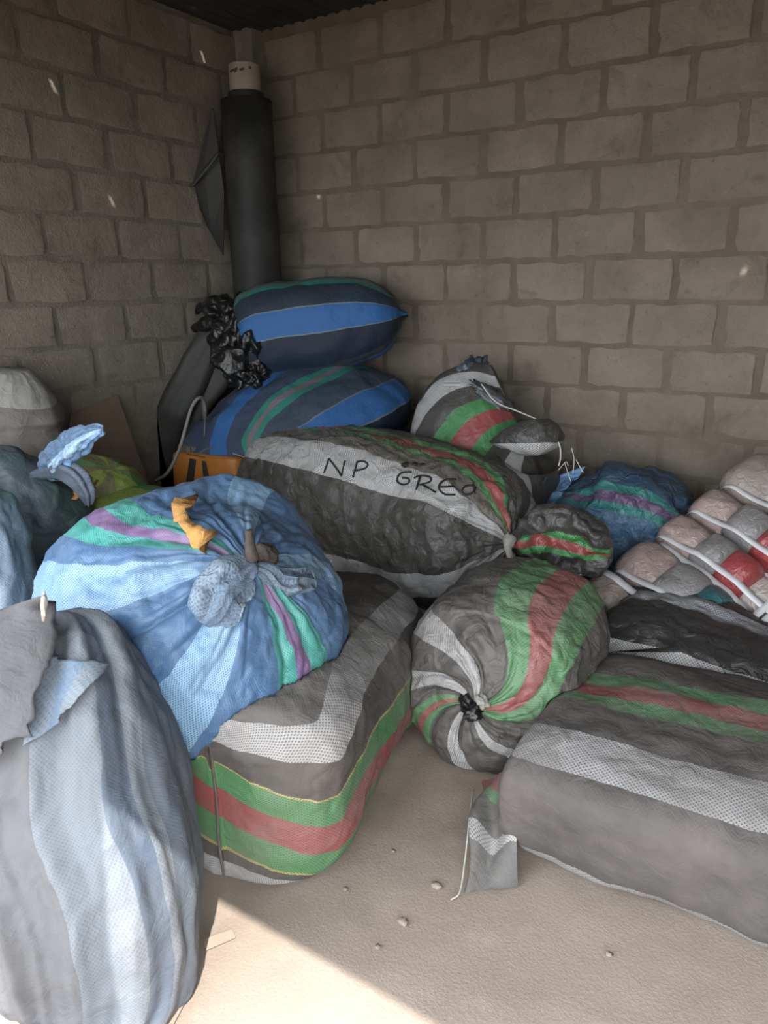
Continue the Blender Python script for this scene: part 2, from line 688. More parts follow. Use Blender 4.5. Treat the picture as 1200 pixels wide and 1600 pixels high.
# floor of packed earth and dust
t = NT('dusty_floor')
pos = t.pos()
n1 = t.noise(1.6, 6, 0.6, pos)
n2 = t.noise(11, 6, 0.7, pos)
c = t.mix(t.rng(n1, 0.35, 0.68), (0.395, 0.322, 0.268), (0.335, 0.270, 0.226))
c = t.mix(t.rng(n2, 0.55, 0.75, 0, 0.6), c, (0.445, 0.372, 0.312))
c = t.mix(t.rng(t.noise(2.3, 3, 0.5, pos), 0.58, 0.75, 0, 0.35), c, (0.335, 0.250, 0.222))
t.base(c)
t.rough(0.95, 0.1)
b1 = t.bump(t.noise(130, 3, 0.7, pos), 0.35, 0.006)
b2 = t.bump(t.noise(7, 4, 0.5, pos, 0.2), 0.22, 0.02, b1)
t.l(b2, t.b.inputs['Normal'])
m_floor = t.m
m_ground = plain('outside_ground', (0.20, 0.165, 0.13), 0.95, 0.1, 0.2, 1.5, 0.3, 20)

nx, ny = 150, 120
gx, gy = np.meshgrid(np.linspace(DL - 0.05, XR + 0.05, nx), np.linspace(YF - 0.2, DB + 0.05, ny))
P = np.stack([gx, gy, 0 * gx], -1).reshape(-1, 3)
P[:, 2] = 0.010 * fbm(P * np.array([2.6, 2.6, 1]), 4, 4) + 0.0035 * fbm(P * np.array([9, 5, 1]), 8, 3) - 0.004
F = [[i * nx + j, i * nx + j + 1, (i + 1) * nx + j + 1, (i + 1) * nx + j] for i in range(ny - 1) for j in range(nx - 1)]
struct(mesh_obj('floor', P, F, m_floor, label='dusty pale tan earth floor'))
V, F = box_vf((-9, -10, -0.2), (9, YF - 0.2, -0.012))
struct(mesh_obj('ground', V, F, m_ground, smooth=False, label='pale bare ground outside the open front'))

# walls: mortar core with single blocks on it
V, F = box_vf((DL - 0.16, DB + 0.012, -0.1), (XR, DB + 0.16, ZR))
wall_back = struct(mesh_obj('wall_back', V, F, m_mortar, smooth=False, label='bare concrete block wall behind the sacks'))
V, F = box_vf((DL - 0.16, YF, -0.1), (DL - 0.012, DB + 0.012, ZR))
wall_left = struct(mesh_obj('wall_left', V, F, m_mortar_l, smooth=False, label='bare concrete block wall at the left'))
V, F = box_vf((XR, YF, 0), (XR + 0.16, DB + 0.16, ZR))
struct(mesh_obj('wall_right', V, F, m_plaster, smooth=False, label='cement wall outside the picture at the right'))


def block_mesh(seed):
    rs = np.random.RandomState(seed)
    gx_, gz_ = 7, 5
    V, F = [], []
    for i in range(gz_):
        for j in range(gx_):
            x, z = j / (gx_ - 1) - 0.5, i / (gz_ - 1) - 0.5
            e = (j in (0, gx_ - 1)) or (i in (0, gz_ - 1))
            cnr = (j in (0, gx_ - 1)) and (i in (0, gz_ - 1))
            jx, jz = rs.normal(0, 0.010), rs.normal(0, 0.020)
            if e:
                x -= np.sign(x) * (abs(rs.normal(0, 0.016)) + (0.005 if cnr else 0)) if j in (0, gx_ - 1) else -jx
                z -= np.sign(z) * (abs(rs.normal(0, 0.030)) + (0.010 if cnr else 0)) if i in (0, gz_ - 1) else -jz
            y = -1.0 + rs.normal(0, 0.10) + (0.12 if e else 0)
            V.append((x, y, z))
    for i in range(gz_ - 1):
        for j in range(gx_ - 1):
            F.append([i * gx_ + j, i * gx_ + j + 1, (i + 1) * gx_ + j + 1, (i + 1) * gx_ + j])
    rim = [j for j in range(gx_)] + [i * gx_ + gx_ - 1 for i in range(1, gz_)] + [(gz_ - 1) * gx_ + j for j in range(gx_ - 2, -1, -1)] + [i * gx_ for i in range(gz_ - 2, 0, -1)]
    k0 = len(V)
    for k in rim:
        x, y, z = V[k]
        V.append((x * 1.015, 0.15, z * 1.03))
    for k in range(len(rim)):
        k2 = (k + 1) % len(rim)
        F.append([rim[k], k0 + k, k0 + k2, rim[k2]])
    me = bpy.data.meshes.new('block')
    me.from_pydata(V, [], F)
    me.polygons.foreach_set('use_smooth', np.ones(len(me.polygons), bool))
    me.materials.append(m_block)
    return me


BM = [block_mesh(k) for k in range(10)]


def lay(parent, along, x0, x1, k, w0, w1):
    """one block of course k between joints x0..x1 (clipped to w0..w1)"""
    x0, x1 = max(x0, w0), min(x1, w1)
    if x1 - x0 < 0.07:
        return
    g = random.uniform(0.014, 0.021)
    h = CRS - random.uniform(0.016, 0.024)
    z = 15 * CRS - (k + 0.5) * CRS + random.uniform(-0.003, 0.003) + (0.03 if along == 'y' else 0)
    o = bpy.data.objects.new('block', random.choice(BM))
    COL.objects.link(o)
    o.parent = parent
    dep = random.uniform(0.012, 0.017)
    o.scale = (x1 - x0 - 2 * g, dep, h)
    c = (x0 + x1) / 2 + random.uniform(-0.006, 0.006)
    if along == 'x':
        o.location = (c, DB + 0.012, z)
    else:
        o.location = (DL - 0.012, c, z)
        o.rotation_euler = (0, 0, math.pi / 2)
    o.rotation_euler[1] = random.uniform(-0.006, 0.006) if along == 'x' else 0


for k in range(1, 15):
    ph = -2.515 if k % 2 == 0 else -2.725
    for m in range(-3, 12):
        lay(wall_back, 'x', ph + 0.394 * m, ph + 0.394 * (m + 1), k, DL + 0.02, XR - 0.01)
    ph = 2.235 if k % 2 == 0 else 2.432
    for m in range(-8, 6):
        lay(wall_left, 'y', ph + 0.412 * m, ph + 0.412 * (m + 1), k, YF + 0.02, DB - 0.02)

# open front: lintel, left end wall and an unseen post added for its shadow
V, F = box_vf((DL, YF - 0.03, 2.15), (XR, YF, ZR))
struct(mesh_obj('wall_front', V, F, m_plaster, smooth=False, label='cement beam over the open front, outside the picture'))
V, F = box_vf((DL, YF - 0.03, -0.05), (-2.75, YF, 2.15))
struct(mesh_obj('wall_front_end', V, F, m_plaster, smooth=False, label='short cement wall beside the open front'))
V, F = box_vf((1.45, YF - 0.03, -0.05), (XR, YF, 2.15))
struct(mesh_obj('wall_front_side', V, F, m_plaster, smooth=False, label='cement wall right of the open front'))
V, F = box_vf((-0.68, YF - 0.03, -0.05), (-0.40, YF, 2.15))
struct(mesh_obj('trim_1', V, F, m_plaster, smooth=False, label='unseen cement post added in the open front to shade the front left sack'))

# concrete column in the corner
m_col = plain('column_cement', (0.26, 0.235, 0.20), 0.95, 0.1, 0.35, 7.0, 0.4, 40)
V, F = box_vf((DL - 0.005, 3.60, 0), (DL + 0.13, DB + 0.01, ZR))
struct(mesh_obj('trim_2', V, F, m_col, smooth=False, label='narrow cement corner column'))

# corrugated roof with nail holes
m_roof = plain('roof_sheet', (0.045, 0.045, 0.042), 0.75, 0.3, 0.4, 3.0)
AMP = 0.009
holes = []
for (px, py), pl in (((81, 130), 'l'), ((175, 317), 'l'), ((316, 87), 'l'), ((365, 150), 3.37), ((423, 338), 'b'),
                     ((498, 306), 'b'), ((543, 306), 'b'), ((1160, 425), 'b')):
    d = FW * FPX + RT * (px - 600) - UP * (py - 800)
    if pl == 'l':
        w = CAM + d * (DL / d[0])
    else:
        w = CAM + d * ((DB if pl == 'b' else pl) / d[1])
    sd = np.array(SUN)
    h = w + sd * ((ZR - w[2]) / sd[2])
    for _ in range(12):
        h = w + sd * ((ZR + AMP * math.sin(h[0] * 2 * math.pi / 0.076) - w[2]) / sd[2])
    holes.append(h)
xs = np.arange(DL - 0.2, XR + 0.2, 0.0095)
ys = [YF - 0.15, 0.8, 1.6, 2.4, DB + 0.05]
for h in holes:
    ys += [h[1] - 0.009, h[1] + 0.009]
ys = np.array(sorted(ys))
gx, gy = np.meshgrid(xs, ys)
P = np.stack([gx, gy, ZR + AMP * np.sin(gx * 2 * np.pi / 0.076)], -1).reshape(-1, 3)
nx = len(xs)
F = []
for i in range(len(ys) - 1):
    for j in range(nx - 1):
        cut = False
        for h in holes:
            if ys[i] < h[1] < ys[i + 1] and abs((xs[j] + xs[j + 1]) / 2 - h[0]) < 0.0105:
                cut = True
        if not cut:
            F.append([i * nx + j, i * nx + j + 1, (i + 1) * nx + j + 1, (i + 1) * nx + j])
struct(mesh_obj('ceiling', P, F, m_roof, label='dark corrugated sheet roof with tiny nail holes'))
#--OBJECTS--
BL1 = (0.050, 0.145, 0.30)
BLL = (0.23, 0.41, 0.60)
NAV = (0.030, 0.055, 0.105)
TEAL = (0.045, 0.40, 0.31)
PUR = (0.23, 0.10, 0.25)
DUST = (0.27, 0.235, 0.205)


def knot_pleat(v0, v1, amp, ks, seed=0):
    """radial folds that die out away from the tied end(s); v0/v1 = reach of folds from start / end"""
    rs = np.random.RandomState(int(seed * 10) + 1)
    ph = rs.uniform(0, 6.28, len(ks))

    def f(v):
        e = 0
        if v0:
            e = max(e, max(0, 1 - v / v0))
        if v1:
            e = max(e, max(0, 1 - (1 - v) / v1))
        e = e ** 1.3
        return [(amp * e / (1 + 0.25 * i), k, p + 1.5 * v) for i, (k, p) in enumerate(zip(ks, ph))]
    return f


def span(L, R, b, n=2.6, roll=0.0, da=1.0):
    """section between two room points"""
    L, R = np.array(L), np.array(R)
    c = (L + R) / 2
    d = (R - L) / np.linalg.norm(R - L)
    return [c[0], c[1], c[2], np.linalg.norm(R - L) / 2 * da, b, n, roll, *d]


# ------------------------------------------------------------------ blue sack tied in the middle (rests against its neighbours)
def clock_bands(rows, shift=0.0):
    """rows (clockwise angle from up where the colour ends going clockwise from the previous, colour) -> girth bands"""
    seg = []
    for k, (a0, a1, c) in enumerate(rows):
        s0, s1 = (0.5 - a1 / 360 + shift) % 1, (0.5 - a0 / 360 + shift) % 1
        if s1 <= s0:
            seg += [(0.0, c), (s0, c)] if s1 > 0.001 else [(s0, c)]
        else:
            seg.append((s0, c))
    seg.sort(key=lambda q: q[0])
    return seg


f_blue = fabric('blue_woven_cloth', clock_bands([(-48, -40, TEAL), (-40, -33, PUR), (-33, -22, TEAL), (-22, 24, BL1), (24, 44, BLL), (44, 88, BL1), (88, 110, BLL), (110, 146, BL1),
                (146, 160, TEAL), (160, 169, PUR), (169, 182, TEAL), (182, 212, BL1), (212, 240, BLL), (240, 280, BL1), (280, 302, BLL), (302, 312, BL1)], -0.03),
                (0.035, 0.095, 0.20), dust=0.16, dustcol=(0.28, 0.28, 0.275), rough=0.42, p=0.0048)
K2 = at(392, 885, 1.27)
ax2 = np.array([-0.44, 0.22, -0.19])
ax2 /= np.linalg.norm(ax2)


def s2(d, a, b, n, dx=0, dz=0, roll=10):
    c = K2 + ax2 * d + np.array([0, 0, dz - (0.075 if d > 0.1 else 0.035 if d > 0.03 else 0)]) + RT * dx
    return [*c, a * 0.91, b * 0.91, n, roll]


rt2 = thing('woven_sack', 'fat light-blue woven sack knotted in the middle, orange rag strip on it', 'sack', (-1.8, 1.65, 0), 'woven sacks piled in the store')
o, bv2 = sack_part('body', [s2(-0.005, 0.012, 0.012, 2), s2(0.0, 0.05, 0.05, 2), s2(0.012, 0.14, 0.12, 2.1, -0.01), s2(0.05, 0.28, 0.25, 2.4, -0.02, -0.01),
                            s2(0.13, 0.39, 0.37, 2.9, -0.045, -0.03), s2(0.28, 0.44, 0.41, 3.1, -0.055, -0.05), s2(0.48, 0.45, 0.41, 3.0, -0.05, -0.06),
                            s2(0.68, 0.40, 0.34, 2.6, -0.04, -0.03), s2(0.80, 0.25, 0.20, 2.4, -0.03), s2(0.84, 0.05, 0.05, 2)],
                   f_blue, rt2, nu=320, nv=180, pleat=knot_pleat(0.5, 0, 0.03, (5, 7), 2),
                   wr=(('p', 0.030, 0.62, 13, 1.5, 0), ('n', 0.020, 3.0), ('r', 0.010, (7, 7, 7)), ('n', 0.004, 22)), seed=2.2)

# ------------------------------------------------------------------ black sack on the floor in the middle
f_mid = fabric('black_cloth_green_red', [(0, BLK), (0.095, WHT), (0.135, BLK), (0.151, YEL), (0.155, GRN), (0.194, RED), (0.235, GRN), (0.274, YEL), (0.278, BLK), (0.336, WHT), (0.392, BLK),
                                         (0.608, WHT), (0.664, BLK), (0.722, YEL), (0.726, GRN), (0.765, RED), (0.806, GRN), (0.845, YEL), (0.849, BLK), (0.865, WHT), (0.905, BLK)],
               BLK, dust=0.54, dustcol=(0.20, 0.178, 0.160), rough=0.55)


def lift3(V, vv, ss):
    V = V.copy()
    V[..., 2] *= 1 + 0.25 * np.clip(-1.0 - V[..., 0], 0, 0.3)
    return V


def slope3(V, F, uv):
    """the bands cross the sewn end of the sack level, falling towards its right corner"""
    uv = uv.copy()
    P = V[np.array([k for f in F for k in f])]
    f = np.clip((P[:, 0] + 1.19) / 0.26, -1.0, 1.0)
    se_ = [0.06, 0.10, 0.135, 0.155, 0.194, 0.235, 0.274, 0.336, 0.392, 0.45]
    zs = np.array([-0.06, 0.0, 0.085, 0.14, 0.235, 0.32, 0.405, 0.47, 0.545, 0.60])
    zc = np.array([-0.12, -0.06, -0.015, 0.0, 0.085, 0.175, 0.26, 0.395, 0.50, 0.57])
    q = np.full(len(P), 0.45)
    for k in range(len(se_) - 1):
        e0 = zs[k] * (1 - f) + zc[k] * f
        e1_ = zs[k + 1] * (1 - f) + zc[k + 1] * f
        w = (P[:, 2] - e0) / (e1_ - e0)
        q = np.where((w >= 0) & (w < 1), se_[k] + w * (se_[k + 1] - se_[k]), q)
        if k == 0:
            q = np.where(w < 0, se_[0], q)
    bl = np.clip((0.49 - uv[:, 1]) / 0.14, 0, 1)
    right = uv[:, 0] < 0.5
    tgt = np.where(right, q, 1 - q)
    uv[:, 0] = uv[:, 0] * (1 - bl) + tgt * bl
    return uv


rt3 = thing('woven_sack', 'big dusty black sack with green and red bands on the floor, in front centre', 'sack', (-1.33, 1.6, 0), 'woven sacks piled in the store')
o, bv3 = sack_part('body', [(-1.205, 1.085, 0.27, 0.012, 0.21, 3.2), (-1.207, 1.09, 0.27, 0.10, 0.235, 3.4), (-1.212, 1.105, 0.275, 0.20, 0.26, 3.8), (-1.222, 1.135, 0.28, 0.275, 0.275, 4.0),
                            (-1.245, 1.20, 0.28, 0.325, 0.28, 4.0), (-1.30, 1.36, 0.28, 0.345, 0.28, 3.4), (-1.39, 1.65, 0.26, 0.355, 0.26, 3.0),
                            (-1.46, 1.90, 0.235, 0.36, 0.235, 2.8), (-1.51, 2.12, 0.22, 0.34, 0.22, 2.7), (-1.53, 2.25, 0.22, 0.2, 0.18, 2.4), (-1.535, 2.28, 0.22, 0.02, 0.10, 2)],
                   f_mid, rt3, nu=240, nv=170, wr=(('n', 0.018, 3.0), ('r', 0.007, (5, 5, 5)), ('n', 0.003, 18)), seed=3.1, down=(bv2,), deform=lift3, uvfun=slope3)

V, F = tube([(-1.196, 1.078, 0.07), (-1.199, 1.076, 0.18), (-1.195, 1.078, 0.30), (-1.198, 1.078, 0.40), (-1.199, 1.084, 0.49)], 0.0038, 7)
mesh_obj('seam', V, F, plain('dusty_seam', (0.15, 0.135, 0.12), 0.8, 0.2), rt3, label='sewn seam down the end of the sack')

# ------------------------------------------------------------------ lettered sack
f_np = fabric('black_cloth_white_bands', [(0, BLK), (0.145, WHT), (0.205, BLK), (0.345, WHT), (0.408, (0.13, 0.115, 0.095)), (0.455, GRN), (0.475, RED), (0.51, GRN), (0.535, BLK), (0.66, WHT), (0.72, BLK), (0.9, WHT), (0.96, BLK)],
              (0.06, 0.055, 0.05), dust=0.16, dustcol=(0.30, 0.27, 0.235), rough=0.40, crinkle=0.9, cscale=16)
f_np_plain = fabric('black_hidden_cloth', [(0, BLK), (0.2, WHT), (0.3, BLK), (0.7, WHT), (0.8, BLK)], BLK, dust=0.3)
rt4b = thing('woven_sack', 'dark sack squeezed flat beneath the lettered sack', 'sack', (-1.6, 2.8, 0), 'woven sacks piled in the store')
o, bv4b = sack_part('body', [(-2.25, 3.0, 0.12, 0.2, 0.03, 3), (-2.1, 2.97, 0.13, 0.33, 0.12, 3), (-1.6, 2.88, 0.13, 0.36, 0.13, 3), (-1.15, 2.78, 0.13, 0.33, 0.125, 3), (-0.98, 2.74, 0.13, 0.2, 0.03, 3)],
                    f_np_plain, rt4b, nu=100, nv=70, wr=(('n', 0.015, 4),), seed=4.4)
KN = at(797, 850, 2.60)
rt4 = thing('woven_sack', 'black sack with white bands and hand-lettered NP GREO, tied at its right end', 'sack', (-1.65, 2.75, 0.24), 'woven sacks piled in the store')
o, bv4 = sack_part('body', [[*at(418, 742, 2.86), 0.10, 0.08, 2.2], [*at(422, 745, 2.85), 0.18, 0.16, 2.4], [*at(446, 752, 2.83), 0.30, 0.28, 2.7], [*at(512, 776, 2.79), 0.345, 0.355, 2.9], [*at(600, 802, 2.75), 0.355, 0.37, 2.9],
                            [*at(680, 824, 2.72), 0.345, 0.34, 2.7], [*at(735, 834, 2.68), 0.335, 0.315, 2.6], [*at(770, 844, 2.64), 0.28, 0.25, 2.4], [*at(789, 848, 2.61), 0.14, 0.13, 2], [*KN, 0.03, 0.03, 2]],
                   f_np, rt4, nu=240, nv=180, pleat=knot_pleat(0, 0.28, 0.05, (7, 12), 4), wr=(('p', 0.022, 0.42, 13, 1.0, 1), ('n', 0.016, 3.2), ('r', 0.016, (6, 6, 4)), ('n', 0.005, 20)), seed=4.7, out=(bv4b, bv3))

# ------------------------------------------------------------------ sack at the front right
f_fr = fabric('black_cloth_dusty', [(0, BLK), (0.182, (0.30, 0.30, 0.30)), (0.202, BLK), (0.325, WHT), (0.395, BLK), (0.47, GRN), (0.50, RED), (0.535, GRN), (0.565, BLK), (0.66, WHT), (0.72, BLK)],
              BLK, dust=0.54, dustcol=(0.175, 0.150, 0.140), rough=0.6)
rt6 = thing('woven_sack', 'big dusty black sack lying at the front right, broad white checked band', 'sack', (0.0, 1.95, 0), 'woven sacks piled in the store')
o, bv6 = sack_part('body', [(-0.632, 1.97, 0.185, 0.38, 0.05, 3.6), (-0.628, 1.965, 0.183, 0.395, 0.12, 4), (-0.60, 1.96, 0.18, 0.41, 0.16, 4.2), (-0.48, 1.96, 0.185, 0.42, 0.178, 4.0), (-0.2, 1.97, 0.185, 0.425, 0.185, 3.6),
                            (0.15, 1.99, 0.185, 0.425, 0.19, 3.6), (0.5, 2.0, 0.185, 0.42, 0.185, 3.6), (0.75, 2.0, 0.185, 0.40, 0.15, 3.4), (0.85, 2.0, 0.185, 0.36, 0.02, 3)],
                   f_fr, rt6, nu=240, nv=170, wr=(('n', 0.018, 3.0), ('r', 0.005, (4, 4, 4)), ('n', 0.003, 18)), seed=6.1)

# ------------------------------------------------------------------ round sack with its knotted end to the front
f_rnd = fabric('black_cloth_bright_green', [(0, BLK), (0.02, WHT), (0.07, BLK), (0.18, WHT), (0.22, BLK), (0.33, GRN), (0.385, RED), (0.44, GRN), (0.50, BLK), (0.62, WHT), (0.68, BLK), (0.76, WHT), (0.82, BLK), (0.87, GRN), (0.895, RED), (0.92, GRN), (0.945, BLK)],
               BLK, dust=0.34, dustcol=(0.27, 0.24, 0.215), rough=0.42, crinkle=0.6)
rt5 = thing('woven_sack', 'round black sack with its knotted end facing front, bright green and red bands', 'sack', (-0.76, 2.25, 0), 'woven sacks piled in the store')
o, bv5 = sack_part('body', [(-0.835, 1.80, 0.30, 0.012, 0.012, 2, -70), (-0.835, 1.803, 0.30, 0.05, 0.05, 2, -62), (-0.838, 1.81, 0.295, 0.12, 0.12, 2.1, -46), (-0.845, 1.835, 0.285, 0.20, 0.205, 2.2, -26),
                            (-0.855, 1.90, 0.285, 0.262, 0.272, 2.3, -10), (-0.86, 2.02, 0.295, 0.297, 0.292, 2.4, 0), (-0.86, 2.20, 0.30, 0.30, 0.30, 2.4, 4), (-0.85, 2.38, 0.29, 0.27, 0.27, 2.3, 6), (-0.84, 2.50, 0.27, 0.12, 0.12, 2, 6), (-0.84, 2.53, 0.27, 0.01, 0.01, 2, 6)],
                   f_rnd, rt5, nu=280, nv=170, pleat=knot_pleat(0.5, 0, 0.03, (5, 7), 5), wr=(('p', 0.032, 0.62, 9, 1.5, 0), ('n', 0.018, 3.5), ('r', 0.010, (7, 7, 7)), ('n', 0.004, 20)), seed=5.3, out=(bv3, bv6, bv4))

# ------------------------------------------------------------------ black sack behind it
f_bb = fabric('black_shiny_cloth', [(0, BLK), (0.262, WHT), (0.325, (0.02, 0.02, 0.021)), (0.475, (0.30, 0.31, 0.33)), (0.53, (0.02, 0.02, 0.021)), (0.7, WHT), (0.78, BLK)],
              (0.02, 0.02, 0.021), dust=0.06, rough=0.36, crinkle=0.8)
rt7 = thing('woven_sack', 'shiny black sack with pale bands, wedged behind the front right sack', 'sack', (0.0, 2.68, 0), 'woven sacks piled in the store')
o, bv7 = sack_part('body', [(-0.70, 2.66, 0.22, 0.2, 0.01, 2.6), (-0.68, 2.66, 0.22, 0.25, 0.10, 2.6), (-0.60, 2.66, 0.215, 0.28, 0.17, 2.7), (-0.42, 2.67, 0.21, 0.30, 0.20, 2.7), (-0.1, 2.67, 0.185, 0.29, 0.175, 2.7), (0.5, 2.68, 0.17, 0.28, 0.16, 2.7), (0.75, 2.7, 0.2, 0.2, 0.02, 2.6)],
                   f_bb, rt7, nu=180, nv=130, wr=(('n', 0.018, 4), ('r', 0.014, (4, 9, 9)), ('n', 0.004, 20)), seed=7.4, out=(bv5, bv6))

# ------------------------------------------------------------------ grey-blue sack at the front left, half in the sun
f_l = fabric('faded_blue_cloth', [(0, (0.088, 0.092, 0.102)), (0.30, (0.155, 0.182, 0.215)), (0.41, (0.06, 0.095, 0.15)), (0.56, (0.075, 0.10, 0.135)), (0.80, (0.155, 0.182, 0.215)), (0.832, (0.06, 0.095, 0.15)), (0.875, (0.155, 0.182, 0.215)), (0.972, (0.088, 0.092, 0.102))],
             (0.075, 0.10, 0.135), dust=0.34, dustcol=(0.17, 0.158, 0.15), rough=0.65, crinkle=0.3, weave=0.6, p=0.0048)
rt1 = thing('woven_sack', 'tall faded grey-blue sack standing at the front left, half in sunlight', 'sack', (-1.4, 0.8, 0), 'woven sacks piled in the store')
se = [span(at(60, 1650, 0.62), at(255, 1535, 0.80), 0.13, 2.6), span(at(20, 1540, 0.63), at(298, 1450, 0.865), 0.17, 2.7), span(at(-20, 1380, 0.64), at(301, 1355, 0.885), 0.19, 2.8),
      span(at(-70, 1250, 0.66), at(272, 1230, 0.90), 0.19, 2.8), span(at(-80, 1120, 0.68), at(243, 1115, 0.92), 0.17, 2.7), span(at(-70, 1030, 0.72), at(212, 1040, 0.94), 0.13, 2.5),
      span(at(-40, 975, 0.76), at(170, 990, 0.94), 0.07, 2.3), span(at(-10, 955, 0.78), at(125, 968, 0.92), 0.02, 2.2)]
se.insert(0, [se[0][0], se[0][1], 0.004, 0.10, 0.06, 2.4, 0, *se[0][7:]])
o, bv1 = sack_part('body', se, f_l, rt1, nu=240, nv=180, up=(-0.52, 0.85, 0), wr=(('n', 0.018, 3.0), ('u', 0.022, 3.0, 1.6), ('r', 0.007, (9, 9, 2.5)), ('n', 0.002, 20)), seed=1.4)

# ------------------------------------------------------------------ sacks along the back
f_s10 = fabric('striped_back_cloth', [(0, RED), (0.03, GRN), (0.075, BLK), (0.13, WHT), (0.185, BLK), (0.30, GRN), (0.36, RED), (0.42, GRN), (0.48, BLK), (0.83, WHT), (0.885, BLK), (0.935, GRN), (0.975, RED)],
               (0.05, 0.05, 0.05), dust=0.08, rough=0.45, crinkle=0.4)
m_thread = plain('pale_thread', (0.62, 0.60, 0.55), 0.7, 0.3, 0.15)
m_cord = plain('grey_cord', (0.40, 0.38, 0.35), 0.8, 0.2, 0.2)
m_film = plain('black_plastic_film', (0.012, 0.012, 0.012), 0.28, 0.6, 0.4, 20, 0.7, 45)
rt10 = thing('woven_sack', 'black sack with green and red bands standing by the back wall, top folded over', 'sack', (-1.48, 3.2, 0), 'woven sacks piled in the store')
yb = 3.27
o, bv10 = sack_part('body', [span((-1.85, yb, 0.01), (-1.12, yb, 0.01), 0.06), span((-1.89, yb, 0.10), (-1.08, yb, 0.10), 0.22), span((-1.89, yb, 0.4), (-1.10, yb - .02, 0.36), 0.25), span((-1.87, yb, 0.68), (-1.10, yb - .04, 0.58), 0.25, 2.5),
                             span(at(655, 650, yb), at(862, 745, yb - .04), 0.235, 2.5), span(at(672, 620, yb), at(872, 718, yb - .05), 0.17, 2.4), span(at(705, 606, yb), at(876, 700, yb - .05), 0.09, 2.3), span(at(735, 607, yb), at(874, 690, yb - .05), 0.02, 2.2)],
                    f_s10, rt10, nu=180, nv=120, up=(0, -1, 0.0), start=90, wr=(('n', 0.014, 4), ('r', 0.008, (7, 7, 7))), seed=10.2, out=(bv4b, bv4))
# folded corner of the mouth
o, bv10c = sack_part('folded_corner', [[*at(768, 690, yb - .27), 0.012, 0.008, 2, 0], [*at(792, 687, yb - .29), 0.06, 0.045, 2.3, 8], [*at(825, 684, yb - .29), 0.08, 0.078, 2.3, 10], [*at(850, 682, yb - .27), 0.075, 0.080, 2.3, 10], [*at(870, 683, yb - .24), 0.045, 0.05, 2.2, 0], [*at(881, 685, yb - .22), 0.012, 0.018, 2, 0]],
                      fabric('folded_corner_cloth', [(0, (0.42, 0.42, 0.42)), (0.13, (0.45, 0.45, 0.45)), (0.20, BLK), (0.62, BLK), (0.8, (0.5, 0.5, 0.5))], (0.05, 0.05, 0.05), dust=0.05, rough=0.4, crinkle=0.7),
                      rt10, nu=90, nv=60, wr=(('r', 0.012, (9, 9, 9)),), seed=11, zmin=None)
V, F = crumple(at(741, 586, yb), [RT * 0.055, np.array([0, 0.05, 0]), UP * 0.075], 3.3, 0.7, 1.8)
mesh_obj('tied_top', V, F, plain('blue_black_film', (0.03, 0.04, 0.055), 0.3, 0.6, 0.5, 14, 0.8, 30, (0.12, 0.16, 0.21)), rt10, label='crumpled blue-black plastic tuft at the top')
V, F = crumple(at(768, 618, yb - .1), [RT * 0.085 - UP * 0.055, np.array([0, 0.03, 0]), UP * 0.03], 5.3, 0.6, 2.2)
mesh_obj('tied_top', V, F, plain('mouth_film', (0.05, 0.055, 0.06), 0.35, 0.6, 0.5, 14, 0.8, 30, (0.16, 0.18, 0.2)), rt10, label='gathered dark hem along the mouth')
V, F = tube([at(752, 600, yb - .16), at(775, 628, yb - .19), at(815, 645, yb - .2), at(850, 662, yb - .26), at(872, 690, yb - .28), at(876, 712, yb - .28), at(873, 728, yb - .28)], 0.0032, 6)
mesh_obj('thread', V, F, m_thread, rt10, label='pale sewing thread hanging from the mouth')

f_s9 = fabric('blue_shiny_cloth', [(0, NAV), (0.30, NAV), (0.415, TEAL), (0.45, PUR), (0.485, TEAL), (0.53, NAV)], (0.02, 0.05, 0.09), dust=0.08, rough=0.34, crinkle=1.0)
rt9 = thing('woven_sack', 'dark blue sack with teal and purple band, low by the back wall', 'sack', (-0.85, 3.32, 0), 'woven sacks piled in the store')
f_s9b = fabric('blue_banded_cloth', [(0, (0.05, 0.12, 0.2)), (0.2, (0.06, 0.15, 0.26)), (0.34, (0.02, 0.22, 0.19)), (0.362, (0.12, 0.05, 0.14)), (0.385, (0.02, 0.22, 0.19)), (0.41, (0.02, 0.06, 0.12)), (0.9, (0.05, 0.12, 0.2))], (0.02, 0.06, 0.11), dust=0.08, rough=0.34, crinkle=1.0)  # cloth's own colours: bluer ground, duller teal and purple band
f_s9m = fabric('pale_blue_hem', [(0, (0.16, 0.32, 0.55))], (0.13, 0.27, 0.5), dust=0.05, rough=0.4, crinkle=1.0)
o, bv9 = sack_part('body', [[*at(852, 770, 3.25), 0.05, 0.04, 2.2, 0], [*at(862, 790, 3.25), 0.14, 0.20, 2.4, 0], [*at(890, 815, 3.27), 0.22, 0.30, 2.6, 0], [*at(940, 830, 3.30), 0.25, 0.33, 2.6, 0], [*at(1000, 845, 3.32), 0.25, 0.33, 2.6, 0], [*at(1050, 860, 3.33), 0.23, 0.28, 2.5, 0], [*at(1085, 870, 3.33), 0.15, 0.18, 2.4, 0], [*at(1100, 872, 3.33), 0.03, 0.03, 2, 0]],
                   f_s9b, rt9, nu=150, nv=100, wr=(('n', 0.03, 4), ('r', 0.022, (7, 7, 7))), seed=9.1, out=(bv10, bv5, bv7))
V, F, uv, uvm = patch([(846, 752), (915, 728), (905, 745), (848, 815)], bv9, 0.012, 20, 26, seed=4, amp=0.02, freq=16)
mesh_obj('mouth_hem', V, F, f_s9m, rt9, uv=uv, uvm=uvm, label='pale blue crumpled hem')
